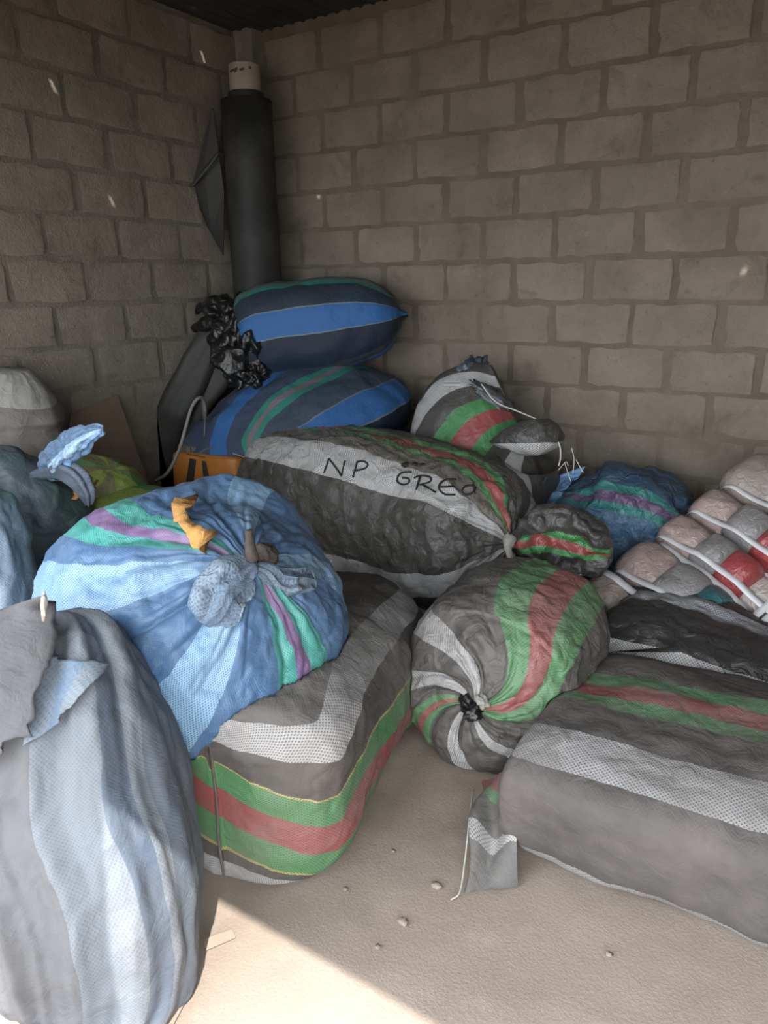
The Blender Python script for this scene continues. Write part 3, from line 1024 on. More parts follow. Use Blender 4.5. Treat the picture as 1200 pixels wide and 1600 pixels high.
for k, pp in enumerate([[(882, 722), (886, 735), (892, 752)], [(893, 700), (897, 718), (895, 740)], [(900, 718), (909, 735), (912, 738)], [(872, 735), (884, 722), (888, 728)]]):
    V, F = tube([at(p[0], p[1], 3.02) for p in pp], 0.0018, 5)
    mesh_obj('thread', V, F, m_thread, rt9, label='loose pale thread')

# ------------------------------------------------------------------ stack in the corner
GB = (0.085, 0.105, 0.125)
BRB = (0.035, 0.13, 0.34)
DKN = (0.013, 0.022, 0.040)
TE2 = (0.035, 0.22, 0.17)
PK2 = (0.20, 0.15, 0.17)
LNE = (0.16, 0.20, 0.22)
f_lo = fabric('navy_cloth', [(0, DKN), (0.235, DKN), (0.28, LNE), (0.283, BRB), (0.355, LNE), (0.358, (0.05, 0.07, 0.10)), (0.435, TE2), (0.458, PK2), (0.48, TE2), (0.50, (0.045, 0.065, 0.11)), (0.56, BRB), (0.62, (0.045, 0.065, 0.11)), (0.8, BRB), (0.9, DKN)],
              (0.02, 0.035, 0.06), dust=0.04, dustcol=(0.14, 0.15, 0.15), rough=0.6, spec=0.25, weave=0.35, crinkle=0.3)
rt12 = thing('woven_sack', 'plump navy sack with green and pink bands, lower of the corner stack', 'sack', (-2.45, 3.1, 0.7), 'woven sacks piled in the store')
Ls, Rs = at(303, 684, 2.72), at(478, 742, 2.58)
o, bv12 = sack_part('body', [span(Rs, Ls, 0.008, 2.2), span(at(470, 728, 2.62), at(308, 672, 2.75), 0.05, 2.4), span(at(500, 716, 2.72), at(330, 652, 2.85), 0.13, 2.5), span(at(560, 690, 2.90), at(375, 622, 3.02), 0.19, 2.6), span(at(615, 665, 3.12), at(420, 600, 3.22), 0.205, 2.6),
                             span(at(634, 645, 3.32), at(465, 592, 3.38), 0.18, 2.5), span(at(628, 632, 3.45), at(500, 590, 3.5), 0.10, 2.4), span(at(615, 626, 3.5), at(520, 590, 3.54), 0.015, 2.2)],
                    f_lo, rt12, nu=170, nv=110, wr=(('n', 0.016, 4), ('r', 0.006, (6, 6, 6))), seed=12.2)
V, F = tube([at(345, 702, 2.655), at(372, 711, 2.632), at(405, 722, 2.605), at(440, 734, 2.57)], 0.003, 5)
mesh_obj('seam', V, F, m_cord, rt12, label='sewn bottom seam')
f_up = fabric('royal_blue_cloth', [(0, DKN), (0.025, BRB), (0.088, LNE), (0.091, (0.045, 0.056, 0.068)), (0.13, DKN), (0.237, LNE), (0.24, BRB), (0.315, LNE), (0.318, (0.03, 0.042, 0.06)), (0.395, TE2), (0.42, PK2), (0.44, TE2), (0.47, GB), (0.6, BRB), (0.67, DKN)],
              (0.015, 0.026, 0.045), dust=0.03, dustcol=(0.14, 0.15, 0.15), rough=0.6, spec=0.25, weave=0.35, crinkle=0.3)
rt11 = thing('woven_sack', 'royal blue and navy banded sack topmost in the corner, black plastic at its mouth', 'sack', (-2.5, 3.25, 1.05), 'woven sacks piled in the store')
o, bv11 = sack_part('body', [[*at(372, 530, 3.03), 0.12, 0.12, 2.4], [*at(378, 530, 3.05), 0.20, 0.19, 2.6], [*at(395, 527, 3.08), 0.25, 0.235, 2.6], [*at(440, 519, 3.17), 0.27, 0.255, 2.6], [*at(500, 511, 3.27), 0.27, 0.25, 2.6], [*at(555, 503, 3.36), 0.25, 0.225, 2.5], [*at(595, 498, 3.42), 0.21, 0.175, 2.4], [*at(618, 494, 3.46), 0.15, 0.10, 2.2], [*at(628, 492, 3.48), 0.06, 0.035, 2], [*at(637, 491, 3.49), 0.02, 0.012, 2]],
                    f_up, rt11, nu=170, nv=120, wr=(('n', 0.014, 4), ('r', 0.005, (6, 6, 6))), pleat=knot_pleat(0.2, 0, 0.05, (9, 14), 3), seed=11.7, zmin=None)
rt13 = thing('woven_sack', 'dark sack standing under the two stacked blue sacks', 'sack', (-2.45, 3.2, 0), 'woven sacks piled in the store')
o, bv13 = sack_part('body', [span((-2.75, 3.22, 0.01), (-2.05, 3.22, 0.01), 0.2), span((-2.85, 3.2, 0.12), (-1.98, 3.2, 0.12), 0.31), span((-2.85, 3.18, 0.4), (-1.98, 3.2, 0.4), 0.32), span((-2.8, 3.18, 0.6), (-2.0, 3.2, 0.66), 0.28), span((-2.65, 3.18, 0.66), (-2.1, 3.2, 0.72), 0.1)],
                    f_np_plain, rt13, nu=90, nv=60, up=(0, -1, 0), wr=(('n', 0.02, 4),), seed=13, out=(bv10, bv4, bv4b, bv12))
wads = [((384, 500), 3.0, 0.10, 0.13), ((364, 520), 2.95, 0.09, 0.11), ((374, 553), 2.93, 0.11, 0.12), ((388, 574), 2.95, 0.10, 0.11), ((352, 492), 2.97, 0.08, 0.08), ((396, 535), 2.94, 0.06, 0.10), ((402, 588), 2.93, 0.06, 0.06)]
for k, (p, Y, rx, rz) in enumerate(wads):
    V, F = crumple(at(p[0], p[1], Y), [RT * rx, FW * 0.08, UP * rz], 20 + k, 0.55, 1.15, 5, 2)
    mesh_obj('plastic_wad', V, F, m_film, rt11, label='crumpled black plastic at the mouth')
for pp in ([(360, 490), (340, 472), (322, 480), (306, 487)], [(358, 500), (335, 500), (318, 508), (303, 513)]):
    V, F = tube([at(p[0], p[1], 2.95) for p in pp], [0.045, 0.034, 0.03, 0.018], 10)
    V = V + 0.022 * np.stack([fbm(V * 14, 31), fbm(V * 14, 35), fbm(V * 14, 38)], -1)
    mesh_obj('plastic_tail', V, F, m_film, rt11, label='twisted black plastic tail')

# ------------------------------------------------------------------ tall roll in the corner
m_sheet = plain('black_sheet', (0.016, 0.016, 0.015), 0.62, 0.35, 0.3, 3.5, 0.0, 40, (0.05, 0.048, 0.045))
rt14 = thing('plastic_roll', 'tall roll of black plastic sheet standing in the corner on a pale core tube', 'roll', (-2.98, 3.36, 0))


def cyl(c0, c1, r0, r1, n=40, cap=True, squash=1.0):
    c0, c1 = np.array(c0, float), np.array(c1, float)
    T = (c1 - c0) / np.linalg.norm(c1 - c0)
    A = np.cross(T, [0.2, 0.9, 0.1])
    A /= np.linalg.norm(A)
    B = np.cross(T, A)
    th = np.linspace(0, 2 * np.pi, n, endpoint=False)
    V, F = [], []
    m = 12
    for i in range(m):
        f = i / (m - 1)
        c, r = c0 + (c1 - c0) * f, r0 + (r1 - r0) * f
        V += [c + r * (np.cos(q) * A + squash * np.sin(q) * B) for q in th]
    for i in range(m - 1):
        F += [[i * n + j, i * n + (j + 1) % n, (i + 1) * n + (j + 1) % n, (i + 1) * n + j] for j in range(n)]
    if cap:
        F += [list(range(n))[::-1], [(m - 1) * n + j for j in range(n)]]
    return np.array(V), F


rc = np.array([-2.955, 3.33, 0])
V, F = cyl(rc + [0, 0, 0.0], rc + [-0.01, 0.01, 2.48], 0.142, 0.135)
V = V + np.stack([0 * V[:, 0], 0 * V[:, 0], 0 * V[:, 0]], -1)
mesh_obj('sheet_roll', V, F, m_sheet, rt14)
V, F = cyl(rc + [-0.015, 0.015, 2.42], rc + [-0.015, 0.015, 2.52], 0.105, 0.095)
mesh_obj('inner_layer', V, F, m_sheet, rt14)
# hollow core tube
m_core = plain('core_cardboard', (0.40, 0.34, 0.27), 0.9, 0.2, 0.2, 12)
co = rc + np.array([-0.02, 0.02, 0])
th = np.linspace(0, 2 * np.pi, 40, endpoint=False)
prof = [(0.082, 2.40), (0.083, 2.65), (0.079, 2.655), (0.076, 2.65), (0.076, 2.40)]
V = np.array([co + [r * math.cos(q), r * math.sin(q), z] for r, z in prof for q in th])
F = [[i * 40 + j, i * 40 + (j + 1) % 40, (i + 1) * 40 + (j + 1) % 40, (i + 1) * 40 + j] for i in range(4) for j in range(40)]
ct = mesh_obj('core_tube', V, F, m_core, rt14, label='pale cardboard core tube')
mk = plain('dark_mark', (0.10, 0.085, 0.07), 0.9, 0.1, 0.2)
for pp in ([(360, 112), (366, 109), (371, 107)], [(366, 112), (378, 108), (392, 105)]):
    pts = []
    for p in pp:
        d = ray(*p)
        # meet the tube
        ox = CAM[:2] - co[:2]
        A_, B_, C_ = d[0] ** 2 + d[1] ** 2, 2 * (ox @ d[:2]), ox @ ox - 0.083 ** 2
        tt = (-B_ - math.sqrt(max(0, B_ * B_ - 4 * A_ * C_))) / (2 * A_)
        pts.append(CAM + d * tt)
    V, F = ribbon(pts, [np.array([p[0] - co[0], p[1] - co[1], 0]) for p in pts], 0.012, 0.002)
    mesh_obj('mark', V, F, mk, ct)
# loose outer flap
yfl = 3.22
flap = np.array([at(332, 168, yfl + .06), at(341, 235, yfl), at(318, 262, yfl - .04), at(298, 290, yfl - .05), at(300, 262, yfl), at(318, 215, yfl + .03)])
m_flap = plain('flap_sheet', (0.075, 0.073, 0.070), 0.55, 0.4, 0.2, 6)


def sheet_poly(pts, th):
    """thin sheet polygon with thickness"""
    pts = np.array(pts)
    n = np.cross(pts[1] - pts[0], pts[len(pts) // 2] - pts[0])
    n /= np.linalg.norm(n)
    k = len(pts)
    V = np.vstack([pts, pts + n * th])
    F = [list(range(k))[::-1], [k + i for i in range(k)]] + [[i, (i + 1) % k, k + (i + 1) % k, k + i] for i in range(k)]
    return V, F


V, F = sheet_poly(flap, 0.008)
mesh_obj('loose_flap', V, F, m_flap, rt14, smooth=False, label='turned-back grey corner of the sheet')
fl2 = np.array([at(299, 292, yfl - .03), at(320, 268, yfl - .02), at(342, 240, yfl + .02), at(350, 300, yfl + .03), at(349, 400, yfl + .03), at(330, 365, yfl + .01), at(310, 325, yfl - .01)])
V, F = sheet_poly(fl2, 0.006)
mesh_obj('loose_flap', V, F, m_sheet, rt14, smooth=False)
V, F = tube([at(341, 240, yfl - .01), at(320, 268, yfl - .06), at(299, 291, yfl - .06)], 0.008, 6)
mesh_obj('flap_edge', V, F, m_flap, rt14)

# ------------------------------------------------------------------ dark sheets leaning behind the sprayer
m_tarp = plain('dark_tarp', (0.042, 0.042, 0.036), 0.6, 0.35, 0.4, 6, 0.3, 25)
rt15 = thing('tarp_roll', 'dark folded sheet leaning in the corner behind the orange tank, left fold', 'tarp', (-3.05, 2.9, 0))
o, bv15 = sack_part('tarp_body', [[*at(238, 800, 2.78), 0.07, 0.03, 2.5], [*at(250, 730, 2.80), 0.085, 0.04, 2.6], [*at(262, 665, 2.82), 0.09, 0.045, 2.6], [*at(275, 635, 2.84), 0.095, 0.05, 2.6], [*at(305, 580, 2.94), 0.095, 0.05, 2.6], [*at(335, 520, 3.04), 0.085, 0.05, 2.6], [*at(355, 478, 3.10), 0.07, 0.045, 2.5], [*at(360, 465, 3.12), 0.05, 0.03, 2.4]],
                    m_tarp, rt15, nu=60, nv=60, up=(0.5, -0.8, 0.2), wr=(('n', 0.012, 6), ('u', 0.01, 1.5, 4)), seed=15, zmin=None)
rt15b = thing('tarp_roll', 'dark folded sheet leaning in the corner behind the orange tank, right fold', 'tarp', (-2.95, 2.95, 0))
o, bv15b = sack_part('tarp_body', [[*at(285, 790, 2.90), 0.07, 0.03, 2.5], [*at(290, 700, 2.92), 0.08, 0.04, 2.6], [*at(303, 640, 2.95), 0.085, 0.05, 2.6], [*at(335, 590, 3.03), 0.095, 0.055, 2.6], [*at(362, 545, 3.10), 0.09, 0.05, 2.6], [*at(385, 505, 3.17), 0.07, 0.04, 2.5]],
                     m_tarp, rt15b, nu=60, nv=60, up=(0.5, -0.8, 0.2), wr=(('n', 0.012, 6), ('u', 0.01, 1.5, 4)), seed=16, zmin=None)

# ------------------------------------------------------------------ orange sprayer tank
m_or = plain('orange_plastic', (0.42, 0.165, 0.03), 0.45, 0.4, 0.25, 6)
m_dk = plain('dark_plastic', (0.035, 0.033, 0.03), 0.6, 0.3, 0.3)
m_lid = plain('grey_lid', (0.13, 0.115, 0.10), 0.6, 0.4, 0.2)
m_hose = plain('grey_hose', (0.20, 0.19, 0.17), 0.5, 0.4, 0.2)
rt19 = thing('knapsack_sprayer', 'orange knapsack sprayer tank with a bent grey hose', 'sprayer', (-2.85, 2.62, 0))
TL, TR_ = at(262, 700, 2.55), at(368, 722, 2.62)
BLp = at(243, 790, 2.55)
ex = (TR_ - TL)
ex[2] = 0
wx = np.linalg.norm(ex)
ex /= wx
ey = np.array([-ex[1], ex[0], 0])
ztop = (TL[2] + TR_[2]) / 2
cc = (TL + TR_) / 2 + ey * 0.11
secs = []
for z, a, b, n in ((0.0, wx * 0.40, 0.08, 3.5), (0.01, wx * 0.52, 0.10, 4.5), (0.05, wx * 0.56, 0.11, 5), (ztop * 0.5, wx * 0.56, 0.112, 5), (ztop - 0.05, wx * 0.52, 0.108, 5), (ztop - 0.012, wx * 0.50, 0.10, 4.5), (ztop, wx * 0.44, 0.085, 4)):
    secs.append((cc[0], cc[1], z, a, b, n))
V, F, uv, uvm = loft(secs, nu=72, nv=60, up=tuple(-ey), zmin=None)
tank = mesh_obj('tank', V, F, m_or, rt19)
bvt = bvh_of(V, F)
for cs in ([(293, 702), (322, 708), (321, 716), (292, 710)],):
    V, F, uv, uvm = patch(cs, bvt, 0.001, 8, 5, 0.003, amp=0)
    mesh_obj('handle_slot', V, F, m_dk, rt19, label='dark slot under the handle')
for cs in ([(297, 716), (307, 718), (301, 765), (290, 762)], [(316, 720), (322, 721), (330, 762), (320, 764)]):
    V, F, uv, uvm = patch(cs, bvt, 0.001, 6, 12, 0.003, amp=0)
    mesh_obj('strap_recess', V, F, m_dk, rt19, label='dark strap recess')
lc = cc + np.array([0, 0, 0]) - ex * wx * 0.28
V, F = cyl([lc[0], lc[1], ztop - 0.012], [lc[0], lc[1], ztop + 0.028], 0.085, 0.082, 36)
lid = mesh_obj('lid', V, F, m_lid, rt19, label='grey ribbed screw lid')
for k in range(18):
    q = k * math.tau / 18
    p = np.array([lc[0] + 0.083 * math.cos(q), lc[1] + 0.083 * math.sin(q), 0])
    V, F = box_vf((p[0] - .004, p[1] - .004, ztop - 0.01), (p[0] + .004, p[1] + .004, ztop + 0.026))
    mesh_obj('rib', V, F, m_lid, lid, smooth=False)
hp = [at(243, 752, 2.45), at(262, 738, 2.45), at(279, 705, 2.48), at(290, 668, 2.52), at(300, 635, 2.56), at(312, 621, 2.60), at(319, 630, 2.64), at(320, 650, 2.66)]
V, F = tube(hp, 0.0085, 10)
mesh_obj('hose', V, F, m_hose, rt19, label='bent grey hose')
V, F = tube([at(318, 626, 2.645), at(319.5, 640, 2.655), at(320, 654, 2.66)], [0.012, 0.013, 0.010], 10)
mesh_obj('hose_fitting', V, F, m_lid, rt19)
V, F = tube([at(320, 652, 2.66), at(319, 690, 2.66), at(316, 715, 2.64)], 0.004, 6)
mesh_obj('lever_rod', V, F, m_hose, rt19, label='thin pump rod')
V, F = tube([at(308, 712, 2.60), at(322, 702, 2.62), at(338, 700, 2.64)], 0.006, 6)
mesh_obj('carry_handle', V, F, m_lid, rt19)

# ------------------------------------------------------------------ cardboard against the left wall
m_card = plain('brown_cardboard', (0.20, 0.145, 0.105), 0.9, 0.15, 0.25, 5)
def atx(px, py, X):
    d = FW * FPX + RT * (px - 600) - UP * (py - 800)
    return CAM + d * (X / d[0])


cb = [atx(110, 648, -3.215), atx(184, 617, -3.215), atx(226, 738, -3.13), atx(240, 800, -3.085), atx(96, 840, -3.085)]
rt20 = thing('cardboard_sheet', 'plain brown cardboard sheet leaning on the left wall', 'cardboard', (-3.1, 2.5, 0.3))
V, F = sheet_poly(cb, 0.006)
mesh_obj('board', V, F, m_card, rt20, smooth=False)

# ------------------------------------------------------------------ sacks along the left wall
f_16 = fabric('grey_cloth', [(0, (0.10, 0.095, 0.09)), (0.6, (0.09, 0.085, 0.08)), (0.62, (0.10, 0.095, 0.09))], (0.09, 0.085, 0.08), dust=0.4, rough=0.6)
rt16 = thing('woven_sack', 'grey sack with a pale top band against the left wall', 'sack', (-2.98, 1.9, 0), 'woven sacks piled in the store')
se = [span((-3.2, 1.65, 0.01), (-2.82, 2.05, 0.01), 0.12), span((-3.22, 1.62, 0.1), (-2.80, 2.07, 0.1), 0.2), span((-3.22, 1.62, 0.5), (-2.80, 2.07, 0.5), 0.22)] + \
     [span(at(-90, 690, 1.62), at(103, 680, 2.0), 0.21, 2.5), span(at(-85, 640, 1.64), at(100, 640, 2.0), 0.20, 2.5), span(at(-60, 600, 1.68), at(80, 605, 1.98), 0.14, 2.3), span(at(-30, 580, 1.72), at(45, 578, 1.92), 0.05, 2)]
V, F, uv, uvm = loft(se, nu=110, nv=80, up=(-0.7, 0.7, 0), wr=(('n', 0.014, 4), ('u', 0.01, 2, 2)), seed=16.3)
uv2 = uv[:, ::-1].copy()
f_16b = fabric('grey_cloth_top_band', [(0, (0.085, 0.08, 0.075)), (0.35, (0.085, 0.08, 0.075)), (0.54, (0.12, 0.11, 0.10)), (0.76, (0.40, 0.39, 0.37)), (1.0, (0.40, 0.39, 0.37))], (0.11, 0.105, 0.10), dust=0.35, rough=0.6)
mesh_obj('body', V, F, f_16b, rt16, uv=uv2, uvm=uvm)

f_17 = fabric('teal_navy_cloth', [(0, (0.035, 0.06, 0.075)), (0.2, (0.03, 0.10, 0.09)), (0.3, (0.05, 0.09, 0.12)), (0.40, (0.035, 0.055, 0.07)), (0.52, (0.04, 0.12, 0.10)), (0.56, (0.035, 0.055, 0.07)), (0.7, (0.03, 0.10, 0.09)), (0.8, (0.035, 0.06, 0.075))],
              (0.035, 0.06, 0.08), dust=0.25, dustcol=(0.25, 0.27, 0.28), rough=0.5)
rt17 = thing('woven_sack', 'dark teal sack at the left edge, tied with a light-blue tuft', 'sack', (-2.35, 1.55, 0), 'woven sacks piled in the store')
se = [span(at(-40, 1130, 1.42), at(105, 1090, 1.62), 0.10), span(at(-65, 1090, 1.40), at(125, 1050, 1.64), 0.22), span(at(-75, 960, 1.40), at(138, 940, 1.66), 0.25, 2.6), span(at(-75, 850, 1.42), at(132, 845, 1.67), 0.25, 2.7),
      span(at(-70, 780, 1.44), at(122, 778, 1.67), 0.23, 2.7), span(at(-50, 745, 1.48), at(105, 748, 1.65), 0.17, 2.5), span(at(0, 735, 1.52), at(85, 738, 1.6), 0.06, 2.2)]
o, bv17 = sack_part('body', se, f_17, rt17, nu=150, nv=110, up=(-0.68, 0.73, 0), wr=(('n', 0.02, 4), ('u', 0.012, 2, 2), ('r', 0.008, (8, 8, 5))), seed=17.2, out=(bv2,))
f_17b = fabric('light_blue_tuft', [(0, (0.20, 0.36, 0.58)), (0.35, (0.40, 0.56, 0.74)), (0.5, (0.10, 0.17, 0.28)), (0.75, (0.28, 0.45, 0.66))], (0.16, 0.28, 0.44), dust=0.08, rough=0.5, crinkle=0.7, weave=0.5)
o, _ = sack_part('tied_mouth', [[*at(88, 748, 1.55), 0.02, 0.018, 2], [*at(84, 732, 1.55), 0.040, 0.028, 2.2], [*at(96, 712, 1.54), 0.046, 0.034, 2.3], [*at(116, 694, 1.53), 0.040, 0.030, 2.3], [*at(138, 678, 1.53), 0.028, 0.022, 2.2], [*at(158, 671, 1.53), 0.014, 0.012, 2]],
                  f_17b, rt17, nu=120, nv=80, up=(0.5, -0.8, 0.3), pleat=lambda v: [(0.20, 4, 0.4 + 3 * v), (0.14, 7, 2.0 - 2 * v)], wr=(('n', 0.045, 9), ('r', 0.035, (16, 16, 16))), seed=17.9, zmin=None, label='light-blue twisted mouth of the sack')
o, _ = sack_part('tied_mouth', [[*at(50, 742, 1.52), 0.012, 0.01, 2], [*at(75, 738, 1.53), 0.025, 0.018, 2.2], [*at(100, 736, 1.53), 0.036, 0.024, 2.3], [*at(122, 750, 1.54), 0.036, 0.024, 2.3], [*at(136, 772, 1.55), 0.026, 0.018, 2.2], [*at(140, 788, 1.56), 0.012, 0.012, 2]],
                  fabric('navy_tuft', [(0, (0.05, 0.08, 0.13)), (0.5, (0.09, 0.13, 0.2))], (0.05, 0.08, 0.12), dust=0.2, rough=0.5, crinkle=0.6), rt17, nu=90, nv=60, up=(0.5, -0.8, 0.3), pleat=lambda v: [(0.2, 5, 0.4 + 2 * v)], wr=(('r', 0.012, (20, 20, 20)),), seed=18.9, zmin=None, label='navy fold beside the tuft')

f_20 = fabric('pale_blue_cloth', [(0, (0.22, 0.30, 0.38)), (0.3, (0.13, 0.20, 0.27)), (0.42, (0.24, 0.32, 0.40)), (0.6, (0.10, 0.22, 0.2)), (0.7, (0.22, 0.30, 0.38))], (0.14, 0.2, 0.27), dust=0.25, dustcol=(0.3, 0.3, 0.3), rough=0.5)
rt21 = thing('woven_sack', 'pale blue-grey sack cut off by the left edge, behind the sunlit one', 'sack', (-2.0, 1.1, 0), 'woven sacks piled in the store')
se = [span(at(-150, 1250, 1.0), at(30, 1180, 1.22), 0.1), span(at(-170, 1200, 0.98), at(48, 1130, 1.24), 0.16), span(at(-170, 1000, 1.0), at(60, 990, 1.25), 0.17, 2.5), span(at(-170, 880, 1.0), at(48, 880, 1.25), 0.16, 2.5), span(at(-150, 790, 1.02), at(22, 800, 1.22), 0.12, 2.3), span(at(-110, 755, 1.05), at(-20, 760, 1.15), 0.03, 2)]
o, bv20 = sack_part('body', se, f_20, rt21, nu=130, nv=100, up=(-0.65, 0.76, 0), wr=(('n', 0.02, 4), ('r', 0.012, (8, 8, 5)), ('u', 0.012, 2, 2)), seed=20.4, out=(bv17, bv2, bv1))

GY = (0.26, 0.36, 0.05)
f_18 = fabric('green_cloth', [(0, GY), (0.12, (0.16, 0.15, 0.07)), (0.2, (0.05, 0.25, 0.06)), (0.26, (0.16, 0.15, 0.07)), (0.36, GY), (0.405, (0.17, 0.15, 0.075)), (0.48, (0.06, 0.30, 0.08)), (0.515, (0.17, 0.15, 0.075)), (0.575, GY), (0.65, (0.16, 0.15, 0.07)), (0.70, (0.05, 0.25, 0.06)), (0.75, GY), (0.9, (0.16, 0.15, 0.07))],
              (0.15, 0.19, 0.04), dust=0.15, rough=0.5, weave=0.4)
rt18 = thing('woven_sack', 'lime green sack with brown bands, behind the light-blue knotted sack', 'sack', (-2.5, 1.95, 0), 'woven sacks piled in the store')
se = [(-2.36, 1.98, 0.01, 0.2, 0.15, 2.4), (-2.36, 1.98, 0.1, 0.30, 0.28, 2.5), (-2.37, 1.98, 0.35, 0.32, 0.28, 2.5), [*at(152, 850, 1.98), 0.32, 0.27, 2.5], [*at(156, 790, 1.98), 0.28, 0.24, 2.4], [*at(163, 750, 1.98), 0.20, 0.17, 2.2], [*at(172, 736, 1.98), 0.09, 0.08, 2], [*at(172, 734, 1.98), 0.02, 0.02, 2]]
o, bv18 = sack_part('body', se, f_18, rt18, nu=130, nv=90, up=(-0.6, 0.8, 0), start=-90, wr=(('n', 0.018, 4), ('r', 0.008, (7, 7, 7))), pleat=knot_pleat(0, 0.3, 0.04, (9, 13), 1), seed=18.1, out=(bv2, bv17, bvt))

m_rag = plain('orange_rag', (0.56, 0.30, 0.10), 0.85, 0.15, 0.2, 14, 0.5, 60)
V, F = crumple(at(132, 764, 1.60), [RT * 0.035 + UP * 0.02, FW * 0.012, UP * 0.018 - RT * 0.01], 41, 0.8, 2.0, 3)
o = mesh_obj('rag_scrap', V, F, m_rag, loc=at(132, 775, 1.60))
tag(o, 'tiny orange rag scrap beside the lime green sack', 'rag')

# ------------------------------------------------------------------ tied ends, rags, lettering
def hit(px, py, bvh, off=0.0):
    d = ray(px, py)
    h = bvh.ray_cast(Vector(CAM), Vector(d))
    if h[0] is None:
        return None, None
    return np.array(h[0]) + np.array(h[1]) * off, np.array(h[1])


def draw(pts, bvh, w, off, th, step=3.0):
    """flat stroke laid on a surface through picture points"""
    P, N = [], []
    pts = np.array(pts, float)
    for a, b in zip(pts[:-1], pts[1:]):
        m = max(2, int(np.hypot(*(b - a)) / step))
        for f in np.linspace(0, 1, m, endpoint=False):
            p, n = hit(*(a + (b - a) * f), bvh, off)
            if p is not None:
                P.append(p)
                N.append(n)
    p, n = hit(*pts[-1], bvh, off)
    if p is not None:
        P.append(p)
        N.append(n)
    P, N = np.array(P), np.array(N)
    for _ in range(2):
        P[1:-1] = (P[:-2] + 2 * P[1:-1] + P[2:]) / 4
        N[1:-1] = (N[:-2] + 2 * N[1:-1] + N[2:]) / 4
    return ribbon(P, N, w, th)


m_ink = plain('marker_ink', (0.035, 0.035, 0.037), 0.8, 0.1, 0.3, 60)
C7 = lambda L: [(400 + x / 2.4, 640 + y / 2.4) for x, y in L]
letters = {'letter_n': [[(256, 238), (274, 184)], [(274, 184), (298, 214), (322, 250)], [(322, 250), (334, 192)]],
           'letter_p': [[(364, 256), (380, 196)], [(378, 197), (402, 192), (424, 204), (412, 222), (372, 230)]],
           'letter_g': [[(584, 236), (548, 236), (530, 250), (530, 274), (556, 285), (578, 276), (576, 256), (548, 256)]],
           'letter_r': [[(602, 302), (616, 252)], [(592, 258), (620, 247), (660, 254), (658, 272), (612, 284)], [(622, 282), (648, 296), (674, 312)]],
           'letter_e': [[(750, 262), (712, 262), (688, 278), (684, 300), (708, 320), (748, 320)], [(692, 291), (742, 289)]],
           'letter_o': [[(822, 288), (792, 284), (770, 300), (772, 316), (796, 322), (820, 306), (822, 288)], [(814, 280), (820, 318)]]}
for nm, strokes in letters.items():
    first = None
    for sk in strokes:
        V, F = draw(C7(sk), bv4, 0.0085, 0.002, 0.0012)
        if first is None:
            first = mesh_obj(nm, V, F, m_ink, rt4, label='hand-drawn dark letter')
        else:
            mesh_obj('stroke', V, F, m_ink, first)
for x, y, r in ((560, 208, 0.016), (596, 205, 0.013), (624, 205, 0.014)):
    p, n = hit(400 + x / 2.4, 640 + y / 2.4, bv4, 0.001)
    a = np.cross(n, [0, 0, 1.0])
    a /= np.linalg.norm(a)
    b = np.cross(n, a)
    V, F = crumple(p, [a * r, b * r, n * 0.003], x, 0.5, 1.5, 2)
    mesh_obj('smudge', V, F, plain('soot_smudge', (0.04, 0.032, 0.027), 0.9, 0.1), rt4, label='dark smudge')

# mouth of the lettered sack beyond its tie
f_tail = fabric('tail_cloth', [(0, WHT), (0.07, BLK), (0.19, GRN), (0.225, RED), (0.285, GRN), (0.33, BLK), (0.47, (0.13, 0.13, 0.13)), (0.50, BLK), (0.6, GRN), (0.65, RED), (0.7, GRN), (0.8, BLK)], (0.03, 0.03, 0.03), dust=0.08, rough=0.38, crinkle=0.8)
o, bvta = sack_part('tied_mouth', [[*KN, 0.03, 0.03, 2, 0], [*at(806, 848, 2.60), 0.035, 0.045, 2, 0], [*at(822, 846, 2.60), 0.05, 0.085, 2.2, 0], [*at(850, 842, 2.61), 0.065, 0.12, 2.4, 8], [*at(890, 848, 2.62), 0.07, 0.135, 2.6, 4],
                                   [*at(925, 856, 2.63), 0.06, 0.115, 2.6, -10], [*at(948, 858, 2.64), 0.045, 0.08, 2.4, -18], [*at(957, 858, 2.645), 0.012, 0.05, 2.2, -22]],
                    f_tail, rt4, nu=140, nv=80, pleat=lambda v: [(0.20, 4, 1 + 3 * v), (0.10, 7, 2.0)], wr=(('n', 0.055, 5), ('r', 0.035, (10, 10, 10))), seed=44, zmin=None, label='flared mouth of the sack beyond the tie')
m_tie = plain('pale_ribbon', (0.42, 0.39, 0.35), 0.6, 0.3, 0.25, 12)
V, F = ribbon([at(800, 838, 2.54), at(792, 852, 2.52), at(797, 870, 2.52), at(799, 888, 2.52)], -FW, 0.026, 0.004)
mesh_obj('tie_ribbon', V, F, m_tie, rt4, label='pale ribbon tied round the neck')
V, F = crumple(at(796, 846, 2.56), [RT * 0.022, FW * 0.03, UP * 0.035], 45, 0.4, 2, 3)
mesh_obj('tie_knot', V, F, m_tie, rt4)

# light-blue sack: gathered neck, rag tie and orange strip
f_ga = fabric('gathered_blue_cloth', [(0, (0.10, 0.18, 0.29)), (0.3, (0.17, 0.26, 0.36)), (0.45, (0.10, 0.18, 0.29)), (0.7, (0.26, 0.37, 0.47)), (0.85, (0.10, 0.18, 0.29))], (0.06, 0.10, 0.16), dust=0.28, dustcol=(0.24, 0.235, 0.23), rough=0.55, crinkle=0.9)


